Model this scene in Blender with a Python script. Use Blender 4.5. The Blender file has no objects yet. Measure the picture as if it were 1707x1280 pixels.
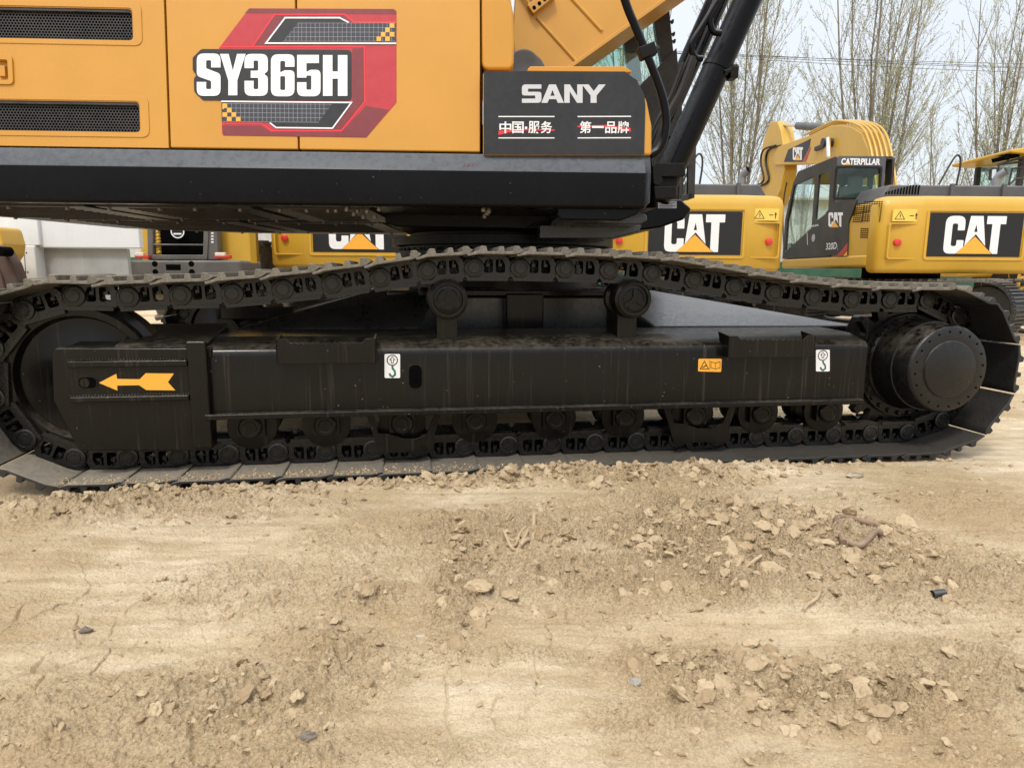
import bpy, bmesh, math, random
import numpy as np
from mathutils import Matrix, Vector, geometry, noise
R = math.radians
sc = bpy.context.scene
COL = sc.collection
random.seed(7)
# ------------------------------------------------------------------ camera
FPX, PITCH, ROLL, HCAM = 1138.0, math.atan(.1626), .0072, .917
CW, CH = 853.5, 640.0
_r0, _f, _u0 = Vector((1, 0, 0)), Vector((0, math.cos(PITCH), -math.sin(PITCH))), Vector((0, math.sin(PITCH), math.cos(PITCH)))
_r = _r0 * math.cos(ROLL) + _u0 * math.sin(ROLL)
_u = _u0 * math.cos(ROLL) - _r0 * math.sin(ROLL)
CAMP = Vector((0, 0, HCAM))
cam = bpy.data.cameras.new('camera')
cam.sensor_width = 36; cam.lens = 36 * FPX / 1707; cam.clip_start = .05; cam.clip_end = 2000
cob = bpy.data.objects.new('camera', cam); COL.objects.link(cob)
cob.matrix_world = Matrix(((_r.x, _u.x, -_f.x, 0), (_r.y, _u.y, -_f.y, 0), (_r.z, _u.z, -_f.z, HCAM), (0, 0, 0, 1)))
sc.camera = cob
# ------------------------------------------------------------------ light
SUN_EL, SUN_AZ = R(55), R(200)       # azimuth clockwise from +Y: sun behind the camera, a little left
w = bpy.data.worlds.new('World'); sc.world = w; w.use_nodes = True
nt = w.node_tree; nt.nodes.clear()
def wn(t, **k):
    n = nt.nodes.new(t)
    for a, b in k.items(): setattr(n, a, b)
    return n
out = wn('ShaderNodeOutputWorld')
sky = wn('ShaderNodeTexSky', sky_type='NISHITA', sun_disc=False, sun_elevation=SUN_EL, sun_rotation=SUN_AZ, dust_density=4.0, air_density=1.0)
bg1 = wn('ShaderNodeBackground'); bg1.inputs[1].default_value = .05
nt.links.new(sky.outputs[0], bg1.inputs[0])
tc = wn('ShaderNodeTexCoord'); sep = wn('ShaderNodeSeparateXYZ'); nt.links.new(tc.outputs['Generated'], sep.inputs[0])
ramp = wn('ShaderNodeValToRGB')       # overcast cloud cover, brighter towards the zenith
e = ramp.color_ramp.elements
e[0].position = 0; e[0].color = (.74, .77, .79, 1)
e[1].position = 1; e[1].color = (1.80, 1.82, 1.84, 1)
m_ = ramp.color_ramp.elements.new(.42); m_.color = (.93, .95, .985, 1)
m_ = ramp.color_ramp.elements.new(.62); m_.color = (1.45, 1.48, 1.52, 1)
nz = wn('ShaderNodeTexNoise'); nz.inputs['Scale'].default_value = 2.2; nz.inputs['Detail'].default_value = 5
mp = wn('ShaderNodeMapping'); mp.inputs['Scale'].default_value = (1, 1, 2.5)
nt.links.new(tc.outputs['Generated'], mp.inputs[0]); nt.links.new(mp.outputs[0], nz.inputs[0])
ma = wn('ShaderNodeMath', operation='MULTIPLY_ADD'); ma.inputs[1].default_value = .22; ma.inputs[2].default_value = -.11
nt.links.new(nz.outputs[0], ma.inputs[0])
ad = wn('ShaderNodeMath', operation='ADD'); nt.links.new(sep.outputs[2], ad.inputs[0]); nt.links.new(ma.outputs[0], ad.inputs[1])
nt.links.new(ad.outputs[0], ramp.inputs[0])
bg2 = wn('ShaderNodeBackground'); bg2.inputs[1].default_value = .80
nt.links.new(ramp.outputs[0], bg2.inputs[0])
adds = wn('ShaderNodeAddShader'); nt.links.new(bg1.outputs[0], adds.inputs[0]); nt.links.new(bg2.outputs[0], adds.inputs[1])
nt.links.new(adds.outputs[0], out.inputs[0])
sl = bpy.data.lights.new('sun', 'SUN'); sl.energy = 1.5; sl.angle = R(10); sl.color = (1, .96, .9)
so = bpy.data.objects.new('sun', sl); COL.objects.link(so)
sd = Vector((math.sin(SUN_AZ) * math.cos(SUN_EL), math.cos(SUN_AZ) * math.cos(SUN_EL), math.sin(SUN_EL)))
so.rotation_euler = sd.to_track_quat('Z', 'Y').to_euler()
sc.view_settings.view_transform = 'Standard'; sc.view_settings.look = 'None'
sc.view_settings.gamma = 1; sc.view_settings.exposure = .19
sc.render.resolution_x = 1024; sc.render.resolution_y = 767

# ------------------------------------------------------------------ measuring helpers
def ray(u, v):
    return _f + _r * ((u - CW) / FPX) + _u * ((CH - v) / FPX)
class Frame:
    def __init__(s, M): s.M = M; s.I = M.inverted()
    def p(s, u, v, y=0):             # where the sight line (u,v) meets the frame's plane y
        o = s.I @ CAMP; d = s.I.to_3x3() @ ray(u, v)
        t = (y - o.y) / d.y
        return (o.x + t * d.x, o.z + t * d.z)
    def pp(s, pts, y=0): return [s.p(u, v, y) for u, v in pts]
def rz(o, deg, lean=0): return Frame(Matrix.Translation(o) @ Matrix.Rotation(R(deg), 4, 'Z') @ Matrix.Rotation(-lean, 4, 'X'))
def G(u, v, z=0):
    d = ray(u, v); t = (z - HCAM) / d.z
    return (d.x * t, d.y * t)
F1 = rz((0, 3.04, 0), 9.0)           # undercarriage: y=0 is the near ends of the shoes
F2 = rz((0, 3.15, 0), 2.2)           # slewed upper body: y=0 is the face of the side skirt
ZB = F2.p(850, 257, .05)[1]
F3 = Frame(F2.M @ Matrix.Translation((0, .05, ZB)) @ Matrix.Rotation(-.085, 4, 'X'))   # side doors lean inwards
F0 = rz((0, 0, 0), 0)

# ------------------------------------------------------------------ object helpers
WM = {}
def prop(o, label=None, cat=None, group=None, kind=None):
    for k, v in (('label', label), ('category', cat), ('group', group), ('kind', kind)):
        if v: o[k] = v
    return o
def thing(name, loc, label, cat, group=None, rot=0):
    o = bpy.data.objects.new(name, None); COL.objects.link(o); o.empty_display_size = .2
    o.matrix_basis = Matrix.Translation(loc) @ Matrix.Rotation(rot, 4, 'Z'); WM[o] = o.matrix_basis.copy()
    return prop(o, label, cat, group)
def put(o, parent=None, basis=None):
    COL.objects.link(o)
    b = basis if basis is not None else Matrix()
    o.matrix_basis = b; WM[o] = b.copy()
    if parent is not None:
        o.parent = parent; o.matrix_parent_inverse = WM[parent].inverted()
    return o
def finish(me, smooth=35):
    bm = bmesh.new(); bm.from_mesh(me)
    bmesh.ops.recalc_face_normals(bm, faces=bm.faces)
    if smooth:
        for f in bm.faces: f.smooth = True
        th = R(smooth)
        for e in bm.edges:
            if len(e.link_faces) == 2 and e.calc_face_angle(0) > th: e.smooth = False
    bm.to_mesh(me); bm.free()
def fillet(pts, r, n=4):
    out = []; N = len(pts)
    for i in range(N):
        p = pts[i]; ri = p[2] if len(p) > 2 else r
        p = Vector(p[:2]); a = Vector(pts[i - 1][:2]); b = Vector(pts[(i + 1) % N][:2])
        va, vb = a - p, b - p
        la, lb = va.length, vb.length
        if ri <= 0 or la < 1e-9 or lb < 1e-9: out.append((p.x, p.y)); continue
        va /= la; vb /= lb
        c = max(-1, min(1, va.dot(vb))); ang = math.acos(c)
        if ang > R(172): out.append((p.x, p.y)); continue
        d = min(ri / math.tan(ang / 2), la * .48, lb * .48)
        p0, p1 = p + va * d, p + vb * d
        for k in range(n + 1):
            t = k / n
            q = p0 * (1 - t) ** 2 + p * 2 * t * (1 - t) + p1 * t * t
            out.append((q.x, q.y))
    return out
class MB:
    def __init__(s, M=None): s.v = []; s.f = []; s.mi = []; s.M = M or Matrix(); s.cur = 0
    def mat(s, i): s.cur = i; return s
    def add(s, vs, fs):
        k = len(s.v); s.v += [tuple(s.M @ Vector(q)) for q in vs]
        for f in fs: s.f.append(tuple(i + k for i in f)); s.mi.append(s.cur)
    def box(s, x0, x1, y0, y1, z0, z1):
        s.add([(x0, y0, z0), (x1, y0, z0), (x1, y1, z0), (x0, y1, z0), (x0, y0, z1), (x1, y0, z1), (x1, y1, z1), (x0, y1, z1)],
              [(0, 1, 5, 4), (1, 2, 6, 5), (2, 3, 7, 6), (3, 0, 4, 7), (4, 5, 6, 7), (3, 2, 1, 0)])
    def prism(s, poly, y0, y1, poly2=None):           # profile in x,z; along y
        n = len(poly); q = poly2 or poly
        s.add([(a, y0, b) for a, b in poly] + [(a, y1, b) for a, b in q],
              [tuple(range(n)), tuple(range(2 * n - 1, n - 1, -1))] + [(i, (i + 1) % n, n + (i + 1) % n, n + i) for i in range(n)])
    def prismx(s, poly, x0, x1, poly2=None):          # profile in y,z; along x
        n = len(poly); q = poly2 or poly
        s.add([(x0, a, b) for a, b in poly] + [(x1, a, b) for a, b in q],
              [tuple(range(n)), tuple(range(2 * n - 1, n - 1, -1))] + [(i, (i + 1) % n, n + (i + 1) % n, n + i) for i in range(n)])
    def prismz(s, poly, z0, z1, poly2=None):
        n = len(poly); q = poly2 or poly
        s.add([(a, b, z0) for a, b in poly] + [(a, b, z1) for a, b in q],
              [tuple(range(n)), tuple(range(2 * n - 1, n - 1, -1))] + [(i, (i + 1) % n, n + (i + 1) % n, n + i) for i in range(n)])
    def plate(s, loops, y0, y1):                       # outline with holes
        P = [[Vector((a, b, 0)) for a, b in L] for L in loops]
        tri = geometry.tessellate_polygon(P)
        fl = [q for L in loops for q in L]; n = len(fl)
        vs = [(a, y0, b) for a, b in fl]; fs = [tuple(t) for t in tri]
        if abs(y1 - y0) > 1e-9:
            vs += [(a, y1, b) for a, b in fl]; fs += [(t[2] + n, t[1] + n, t[0] + n) for t in tri]
            k = 0
            for L in loops:
                m = len(L); fs += [(k + i, k + (i + 1) % m, n + k + (i + 1) % m, n + k + i) for i in range(m)]; k += m
        s.add(vs, fs)
    def flat(s, poly, y): s.add([(a, y, b) for a, b in poly], [tuple(range(len(poly)))])
    def stroke(s, pts, wd, y, closed=False):
        n = len(pts); L = []; Rr = []
        for i in range(n):
            p = Vector(pts[i]); a = Vector(pts[i - 1]) if i or closed else None; b = Vector(pts[(i + 1) % n]) if i < n - 1 or closed else None
            d1 = (p - a).normalized() if a else None; d2 = (b - p).normalized() if b else None
            d1 = d1 or d2; d2 = d2 or d1
            nn = Vector((-(d1 + d2).y, (d1 + d2).x)).normalized()
            k = wd / 2 / max(.35, nn.dot(Vector((-d1.y, d1.x))))
            L.append((p.x + nn.x * k, y, p.y + nn.y * k)); Rr.append((p.x - nn.x * k, y, p.y - nn.y * k))
        m = n if closed else n - 1
        s.add(L + Rr, [(i, (i + 1) % n, n + (i + 1) % n, n + i) for i in range(m)])
    def lathe(s, prof, c, ax='y', seg=48, caps=True):  # prof: (radius, offset along axis)
        vs = []; fs = []
        for r, h in prof:
            for k in range(seg):
                a = 2 * math.pi * k / seg; ca, sa = r * math.cos(a), r * math.sin(a)
                vs.append({'y': (c[0] + ca, c[1] + h, c[2] + sa), 'x': (c[0] + h, c[1] + ca, c[2] + sa), 'z': (c[0] + ca, c[1] + sa, c[2] + h)}[ax])
        m = len(prof)
        for j in range(m - 1):
            for k in range(seg): fs.append((j * seg + k, j * seg + (k + 1) % seg, (j + 1) * seg + (k + 1) % seg, (j + 1) * seg + k))
        if caps: fs += [tuple(range(seg)), tuple(range((m - 1) * seg, m * seg))]
        s.add(vs, fs)
    def tube(s, pts, r, seg=8, caps=True):
        P = [Vector(p) for p in pts]; n = len(P); vs = []; fs = []
        up = None
        for i in range(n):
            t = (P[min(i + 1, n - 1)] - P[max(i - 1, 0)]).normalized()
            if up is None: up = t.orthogonal().normalized()
            else: up = (up - t * up.dot(t)).normalized()
            b = t.cross(up); ri = r[i] if isinstance(r, (list, tuple)) else r
            for k in range(seg):
                a = 2 * math.pi * k / seg; q = P[i] + (up * math.cos(a) + b * math.sin(a)) * ri; vs.append(tuple(q))
        for i in range(n - 1):
            for k in range(seg): fs.append((i * seg + k, i * seg + (k + 1) % seg, (i + 1) * seg + (k + 1) % seg, (i + 1) * seg + k))
        if caps: fs += [tuple(range(seg)), tuple(range((n - 1) * seg, n * seg))]
        s.add(vs, fs)
    def loft(s, secs, caps=True):                      # rings of 3-D points
        n = len(secs[0]); vs = [q for S in secs for q in S]; fs = []
        for j in range(len(secs) - 1):
            for k in range(n): fs.append((j * n + k, j * n + (k + 1) % n, (j + 1) * n + (k + 1) % n, (j + 1) * n + k))
        if caps: fs += [tuple(range(n)), tuple(range((len(secs) - 1) * n, len(secs) * n))]
        s.add(vs, fs)
    def build(s, name, mats, parent=None, basis=None, smooth=35, bevel=0, seg=2, label=None):
        me = bpy.data.meshes.new(name); me.from_pydata(s.v, [], s.f)
        for m in (mats if isinstance(mats, (list, tuple)) else [mats]): me.materials.append(m)
        me.polygons.foreach_set('material_index', s.mi); me.validate(); finish(me, smooth)
        o = bpy.data.objects.new(name, me)
        put(o, parent, basis)
        if bevel:
            b = o.modifiers.new('bevel', 'BEVEL'); b.width = bevel; b.segments = seg; b.limit_method = 'ANGLE'; b.angle_limit = R(38); b.harden_normals = True
        if label: o['label'] = label
        return o
def smoothpath(pts, n=6):
    P = [Vector(p) for p in pts]; out = []
    for i in range(len(P) - 1):
        p0, p1, p2, p3 = P[max(i - 1, 0)], P[i], P[i + 1], P[min(i + 2, len(P) - 1)]
        for k in range(n):
            t = k / n
            out.append(.5 * ((2 * p1) + (p2 - p0) * t + (2 * p0 - 5 * p1 + 4 * p2 - p3) * t * t + (3 * p1 - p0 - 3 * p2 + p3) * t ** 3))
    return out + [P[-1]]
def text_mesh(mb, body, fr, u0, v0, u1, v1, y, off=0.0):   # lettering fitted into the pixel box, on the frame plane y
    cu = bpy.data.curves.new('t', 'FONT'); cu.body = body; cu.size = 1; cu.offset = off; cu.resolution_u = 3
    ob = bpy.data.objects.new('t', cu); COL.objects.link(ob)
    dg = bpy.context.evaluated_depsgraph_get(); me = bpy.data.meshes.new_from_object(ob.evaluated_get(dg))
    vs = [q.co.copy() for q in me.vertices]; fs = [tuple(p.vertices) for p in me.polygons]
    bpy.data.objects.remove(ob); bpy.data.meshes.remove(me); bpy.data.curves.remove(cu)
    if not vs: return
    x0 = min(q.x for q in vs); x1 = max(q.x for q in vs); y0 = min(q.y for q in vs); y1 = max(q.y for q in vs)
    A, B = fr.p(u0, v1, y), fr.p(u1, v0, y)
    mb.add([(A[0] + (q.x - x0) / (x1 - x0) * (B[0] - A[0]), y, A[1] + (q.y - y0) / (y1 - y0) * (B[1] - A[1])) for q in vs], fs)

# ------------------------------------------------------------------ materials
def newmat(name):
    m = bpy.data.materials.new(name); m.use_nodes = True
    t = m.node_tree; b = t.nodes['Principled BSDF']
    return m, t, b
def N(t, ty, **k):
    n = t.nodes.new(ty)
    for a, b in k.items():
        if a.startswith('i_'): n.inputs[a[2:]].default_value = b
        else: setattr(n, a, b)
    return n
def mixc(t, fac, a, b):
    n = t.nodes.new('ShaderNodeMix'); n.data_type = 'RGBA'
    for s, v in ((n.inputs[0], fac), (n.inputs[6], a), (n.inputs[7], b)):
        if hasattr(v, 'links'): t.links.new(v, s)
        else: s.default_value = v if not isinstance(v, tuple) or len(v) == 4 else (*v, 1)
    return n.outputs[2]
def rampn(t, src, p0, p1, v0=0, v1=1):
    n = N(t, 'ShaderNodeMapRange'); n.inputs[1].default_value = p0; n.inputs[2].default_value = p1; n.inputs[3].default_value = v0; n.inputs[4].default_value = v1
    t.links.new(src, n.inputs[0]); return n.outputs[0]
def mth(t, op, a, b):
    n = N(t, 'ShaderNodeMath', operation=op)
    for s, v in ((n.inputs[0], a), (n.inputs[1], b)):
        if hasattr(v, 'links'): t.links.new(v, s)
        else: s.default_value = v
    return n.outputs[0]
def coords(t, sc_=(1, 1, 1)):
    c = N(t, 'ShaderNodeTexCoord'); m = N(t, 'ShaderNodeMapping'); m.inputs['Scale'].default_value = sc_
    t.links.new(c.outputs['Object'], m.inputs[0]); return m.outputs[0]
def noisen(t, co, scale, det=4, rough=.55):
    n = N(t, 'ShaderNodeTexNoise'); n.inputs['Scale'].default_value = scale; n.inputs['Detail'].default_value = det; n.inputs['Roughness'].default_value = rough
    t.links.new(co, n.inputs[0]); return n.outputs[0]
DUST = (.36, .28, .19)
def paint(name, col, rough=.4, dust=.3, up=.8, streak=0, speck=0, coat=0, crough=.26, posdust=False, metal=0, bump=.15, var=.12, dust_sheen_col=DUST, bscale=60, spec=.5, film=0):
    m, t, b = newmat(name); co = coords(t)
    n1 = noisen(t, co, 3.5, 6); n2 = noisen(t, co, 34, 5, .65)
    base = mixc(t, rampn(t, n1, .3, .7), tuple(c * (1 - var) for c in col), tuple(min(1, c * (1 + var)) for c in col))
    ge = N(t, 'ShaderNodeNewGeometry'); sx = N(t, 'ShaderNodeSeparateXYZ'); t.links.new(ge.outputs['Normal'], sx.inputs[0])
    upm = rampn(t, sx.outputs[2], .15, .9, 0, up)
    pat = rampn(t, mth(t, 'ADD', mth(t, 'MULTIPLY', n2, .55), mth(t, 'MULTIPLY', n1, .5)), .42, .68)
    fac = mth(t, 'MULTIPLY', pat, mth(t, 'ADD', upm, dust * .35))
    if streak:
        cs = coords(t, (46, 46, 1.1)); s = noisen(t, cs, 1.0, 4, .7)
        fac = mth(t, 'MAXIMUM', fac, rampn(t, s, .57, .76, 0, streak))
    if speck:
        vo = N(t, 'ShaderNodeTexVoronoi'); vo.inputs['Scale'].default_value = 26; t.links.new(co, vo.inputs[0])
        sp = rampn(t, vo.outputs['Distance'], .05, .11, 1, 0)
        sp = mth(t, 'MULTIPLY', sp, rampn(t, noisen(t, co, 9, 3), .50, .66, 0, speck))
        fac = mth(t, 'MAXIMUM', fac, sp)
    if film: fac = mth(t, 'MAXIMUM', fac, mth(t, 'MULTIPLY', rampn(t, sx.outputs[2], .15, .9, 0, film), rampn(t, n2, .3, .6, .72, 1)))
    if posdust:      # soil lies on the shoes at the idler end and on the upper run
        sp_ = N(t, 'ShaderNodeSeparateXYZ'); t.links.new(ge.outputs['Position'], sp_.inputs[0])
        zz_ = rampn(t, sp_.outputs[2], .80, .86, 0, 1)
        fac = mth(t, 'MULTIPLY', fac, mth(t, 'MAXIMUM', rampn(t, sp_.outputs[0], -1.6, 1.2, 1.15, .16), zz_))
        fac = mth(t, 'MAXIMUM', fac, mth(t, 'MULTIPLY', zz_, rampn(t, n2, .35, .65, .22, .60)))
    fac = mth(t, 'MINIMUM', fac, 1.0)
    t.links.new(mixc(t, fac, base, dust_sheen_col), b.inputs['Base Color'])
    rr = mth(t, 'ADD', rampn(t, n2, .3, .7, rough - .08, rough + .1), mth(t, 'MULTIPLY', fac, .4))
    t.links.new(rr, b.inputs['Roughness'])
    b.inputs['Metallic'].default_value = metal; b.inputs['Specular IOR Level'].default_value = spec
    b.inputs['Coat Weight'].default_value = coat; b.inputs['Coat Roughness'].default_value = crough
    if bump:
        bp = N(t, 'ShaderNodeBump'); bp.inputs['Strength'].default_value = bump; bp.inputs['Distance'].default_value = .004
        t.links.new(noisen(t, co, bscale, 4), bp.inputs['Height']); t.links.new(bp.outputs[0], b.inputs['Normal'])
    return m
def flatmat(name, col, rough=.5, metal=0, var=.06, emit=0):
    m, t, b = newmat(name); co = coords(t)
    n = noisen(t, co, 25, 5)
    t.links.new(mixc(t, n, tuple(c * (1 - var) for c in col), tuple(min(1, c * (1 + var)) for c in col)), b.inputs['Base Color'])
    t.links.new(rampn(t, n, .2, .8, max(.02, rough - .1), rough + .1), b.inputs['Roughness']); b.inputs['Metallic'].default_value = metal
    if max(col) < .003: b.inputs['Specular IOR Level'].default_value = .05
    return m
def glassmat(name, tint=(.84, .97, .94), op=.35):
    m, t, b = newmat(name)
    t.nodes.remove(b); o = t.nodes['Material Output']
    tr = N(t, 'ShaderNodeBsdfTransparent'); tr.inputs[0].default_value = (*tint, 1)
    gl = N(t, 'ShaderNodeBsdfGlossy'); gl.inputs['Roughness'].default_value = .03; gl.inputs[0].default_value = (.9, 1, .97, 1)
    lw = N(t, 'ShaderNodeLayerWeight'); lw.inputs[0].default_value = .5; fr4 = mth(t, 'POWER', lw.outputs['Facing'], 4.0)
    mx = N(t, 'ShaderNodeMixShader'); t.links.new(rampn(t, fr4, 0, 1, op * .3, .9), mx.inputs[0])
    t.links.new(tr.outputs[0], mx.inputs[1]); t.links.new(gl.outputs[0], mx.inputs[2]); t.links.new(mx.outputs[0], o.inputs[0])
    return m
M = dict(
    yel=paint('orange_yellow_paint', (.545, .258, .022), .36, .03, .25, coat=.22, bump=.02, var=.04, bscale=8, streak=.05),
    yelboom=paint('boom_paint', (.55, .275, .035), .40, .12, .4, coat=.15, bump=.04, var=.06),
    cat=paint('digger_yellow_paint', (.57, .335, .030), .38, .12, .30, coat=.15, bump=.02, var=.05, bscale=10),
    blk=paint('black_frame_paint', (.0040, .0034, .0030), .36, .02, .45, spec=.12, coat=.30, crough=.14, film=.05, streak=.19, speck=.8, bump=.2, dust_sheen_col=(.20, .17, .125)),
    blkgloss=paint('gloss_black_paint', (.003, .003, .004), .20, .01, .15, film=.60, spec=.14, bump=.06, bscale=14, speck=.25, dust_sheen_col=(.30, .33, .37)),  # blue-grey film on upward faces: thin dust plus painted-in sky sheen
    blkpart=paint('black_part_paint', (.005, .0045, .004), .34, .03, .3, spec=.2, speck=.5, bump=.35, dust_sheen_col=(.20, .16, .12)),
    link=paint('black_chain_steel', (.0045, .0042, .0042), .27, .04, .35, spec=.5, speck=.5, bump=.4, dust_sheen_col=(.20, .17, .13)),
    shoe=paint('dusty_track_steel', (.018, .018, .018), .42, .25, .8, film=.70, posdust=True, bump=.6, var=.2, dust_sheen_col=(.31, .27, .205)),
    under=paint('underside_steel', (.020, .015, .011), .32, .3, 0, spec=.4, bump=.25, dust_sheen_col=(.13, .10, .07), speck=.5),
    dark=flatmat('dark_void_paint', (.002, .002, .002), .9),
    decal=paint('charcoal_decal', (.009, .010, .0125), .40, .12, .2, streak=.05, bump=.04, dust_sheen_col=(.22, .21, .2)),
    white=flatmat('white_print', (.80, .80, .80), .4), silver=flatmat('silver_print', (.55, .56, .58), .35),
    red=flatmat('red_print', (.44, .030, .040), .35, var=.12), dred=flatmat('dark_red_print', (.19, .03, .035), .35, var=.12),
    lred=flatmat('bright_red_print', (.75, .03, .04), .35), orange=flatmat('orange_print', (.85, .40, .04), .4),
    grid=flatmat('grid_line_print', (.35, .36, .40), .4), ngrid=flatmat('slate_print', (.035, .037, .045), .35),
    green=flatmat('green_print', (.02, .14, .08), .4), ink=flatmat('black_print', (.006, .006, .007), .4),
    rubber=paint('black_rubber', (.010, .010, .010), .5, .08, .2, spec=.3, bump=.2), chrome=flatmat('chrome_rod', (.8, .8, .8), .15, 1),
    bolt=flatmat('bolt_steel', (.22, .20, .17), .45, .8), glass=glassmat('tinted_glass'), glass2=glassmat('cab_glass', (.86, .96, .93), .10),
    cabblk=paint('cab_black_paint', (.012, .0118, .0112), .45, .3, .3, bump=.05),
    steel=flatmat('grey_steel', (.3, .3, .31), .4, .7), grey=paint('grey_machine_paint', (.085, .082, .078), .5, .3, .4, bump=.08),
    whitep=paint('white_steel_paint', (.72, .75, .76), .5, .25, .3, bump=.2, var=.05, dust_sheen_col=(.42, .42, .40), streak=.25),
    greyp=paint('pale_grey_paint', (.33, .34, .33), .55, .4, .3, bump=.2, streak=.4, dust_sheen_col=(.6, .62, .62)),
    hood=paint('slate_hood_paint', (.07, .075, .085), .45, .2, .3, bump=.05),
    brown=paint('rusty_brown_steel', (.085, .050, .035), .75, .2, .2, bump=.8, var=.35, bscale=25),
    tyre=paint('dusty_tyre_rubber', (.16, .14, .11), .8, .9, 1, bump=.3, dust_sheen_col=(.48, .42, .33)),
    sheet=paint('green_sheet', (.02, .10, .06), .6, .2, .2, bump=.1), tail=flatmat('red_lens', (.6, .04, .03), .25),
    amber=flatmat('pale_lens', (.7, .6, .5), .3), warn=flatmat('warning_yellow', (.80, .56, .10), .4),
    blue=flatmat('blue_print', (.05, .08, .3), .4), interior=flatmat('cab_interior', (.13, .13, .12), .7),
    wall=paint('grey_shed_wall', (.44, .44, .43), .9, .3, .2, bump=.1, var=.15, streak=.2, dust_sheen_col=(.3, .28, .25)),
)
# ------------------------------------------------------------------ block letters, unit height, drawn as outlines
r16, r3 = .16, .035
GL = {
 'S': ([(0, 0, r16), (.58, 0, r16), (.58, .52, .12), (.23, .65, .04), (.23, .84, r3), (.35, .84, r3), (.35, .67), (.58, .67), (.58, 1, r16), (0, 1, r16), (0, .47, .12), (.35, .35, .04), (.35, .16, r3), (.23, .16, r3), (.23, .33), (0, .33)],),
 'Y': ([(.19, 0), (.42, 0), (.42, .36), (.63, 1), (.41, 1), (.305, .60), (.20, 1), (-.02, 1), (.19, .36)],),
 '3': ([(0, 0, r16), (.56, 0, r16), (.56, .46, .1), (.46, .52, .03), (.56, .58, .1), (.56, 1, r16), (0, 1, r16), (0, .66), (.22, .66), (.22, .84, r3), (.33, .84, r3), (.33, .60, r3), (.15, .60), (.15, .43), (.33, .43, r3), (.33, .16, r3), (.22, .16, r3), (.22, .36), (0, .36)],),
 '6': ([(0, 0, .17), (.58, 0, .17), (.58, .62, .15), (.34, .62, .05), (.23, .57, .01), (.23, .84, r3), (.35, .84, r3), (.35, .70), (.58, .70), (.58, 1, r16), (0, 1, .17)], [(.23, .15, r3), (.35, .15, r3), (.35, .48, r3), (.23, .48, r3)]),
 '5': ([(0, 0, r16), (.58, 0, .17), (.58, .64, .14), (.34, .64, .05), (.23, .59, .01), (.23, .80), (.54, .80), (.54, 1), (0, 1), (0, .45), (.23, .45), (.23, .50, .02), (.35, .50, r3), (.35, .16, r3), (.23, .16, r3), (.23, .34), (0, .34)],),
 'H': ([(0, 0), (.23, 0), (.23, .42), (.36, .42), (.36, 0), (.59, 0), (.59, 1), (.36, 1), (.36, .60), (.23, .60), (.23, 1), (0, 1)],),
 'wS': ([(0, 0), (1.02, 0, .2), (1.02, .60, .14), (.32, .60, .03), (.32, .77, .03), (1.02, .77), (1.02, 1), (0, 1, .2), (0, .40, .14), (.70, .40, .03), (.70, .23, .03), (0, .23)],),
 'wA': ([(0, 0), (.40, 1), (.76, 1), (1.18, 0), (.86, 0), (.78, .2), (.40, .2), (.32, 0)], [(.47, .38), (.58, .70), (.70, .38)]),
 'wN': ([(0, 0), (.29, 0), (.29, .62), (.68, 0), (.98, 0), (.98, 1), (.69, 1), (.69, .38), (.30, 1), (0, 1)],),
 'wY': ([(.44, 0), (.76, 0), (.76, .4), (1.24, 1), (.88, 1), (.61, .64), (.34, 1), (-.02, 1), (.44, .4)],),
 'cC': ([(0, 0, .2), (.34, 0, .02), (.53, .17, .02), (.53, .36, .02), (.34, .36, .02), (.34, .20, .06), (.19, .20, .06), (.19, .80, .06), (.34, .80, .06), (.34, .62, .02), (.53, .62, .02), (.53, 1, .2), (0, 1, .2)],),
 'cA': ([(.56, .21), (.66, 1), (1.0, 1), (1.13, .21), (.845, .52)], [(.79, .58), (.835, .78), (.88, .58)]),
 'cT': ([(1.26, .08), (1.35, 0), (1.48, 0), (1.48, .79), (1.63, .79), (1.63, 1), (1.11, 1), (1.11, .79), (1.26, .79)],),
 'tri': ([(.33, 0), (1.33, 0), (.83, .46)],),
}
def glyph(mb, key, mapf, y, th=0):
    mb.plate([[mapf(*q) for q in fillet(L, 0)] for L in GL[key]], y, y - th if th else y)
def catlogo(mb, o, h, y, mw, mt, sx=1.0):     # mw white slot, mt triangle slot; o = lower left corner, h letter height
    f = lambda a, b: (o[0] + a * h * sx, o[1] + b * h)
    mb.mat(mw)
    for k in ('cC', 'cA', 'cT'): glyph(mb, k, f, y)
    mb.mat(mt); glyph(mb, 'tri', f, y)
M['carb'] = paint('satin_dark_steel', (.022, .024, .027), .28, .06, .30, coat=.35, bump=.15, bscale=14, speck=.4, dust_sheen_col=(.25, .23, .2))
# ================================================================== GROUND
ZBOT = .083
RNG = np.random.RandomState(3)
_tab = RNG.rand(256, 256).astype(np.float32)
def vnoise(x, y, s=0):
    x = x + s * 17.3; y = y - s * 9.1
    xi = np.floor(x).astype(int); yi = np.floor(y).astype(int); fx = x - xi; fy = y - yi
    fx = fx * fx * (3 - 2 * fx); fy = fy * fy * (3 - 2 * fy)
    a = _tab[xi & 255, yi & 255]; b = _tab[(xi + 1) & 255, yi & 255]; c = _tab[xi & 255, (yi + 1) & 255]; d = _tab[(xi + 1) & 255, (yi + 1) & 255]
    return (a * (1 - fx) + b * fx) * (1 - fy) + (c * (1 - fx) + d * fx) * fy
def fbm(x, y, o=5, s=0, g=.5):
    v = 0; a = 1; t = 0
    for k in range(o): v = v + a * vnoise(x * 2 ** k, y * 2 ** k, s + k); t += a; a *= g
    return v / t
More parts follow.
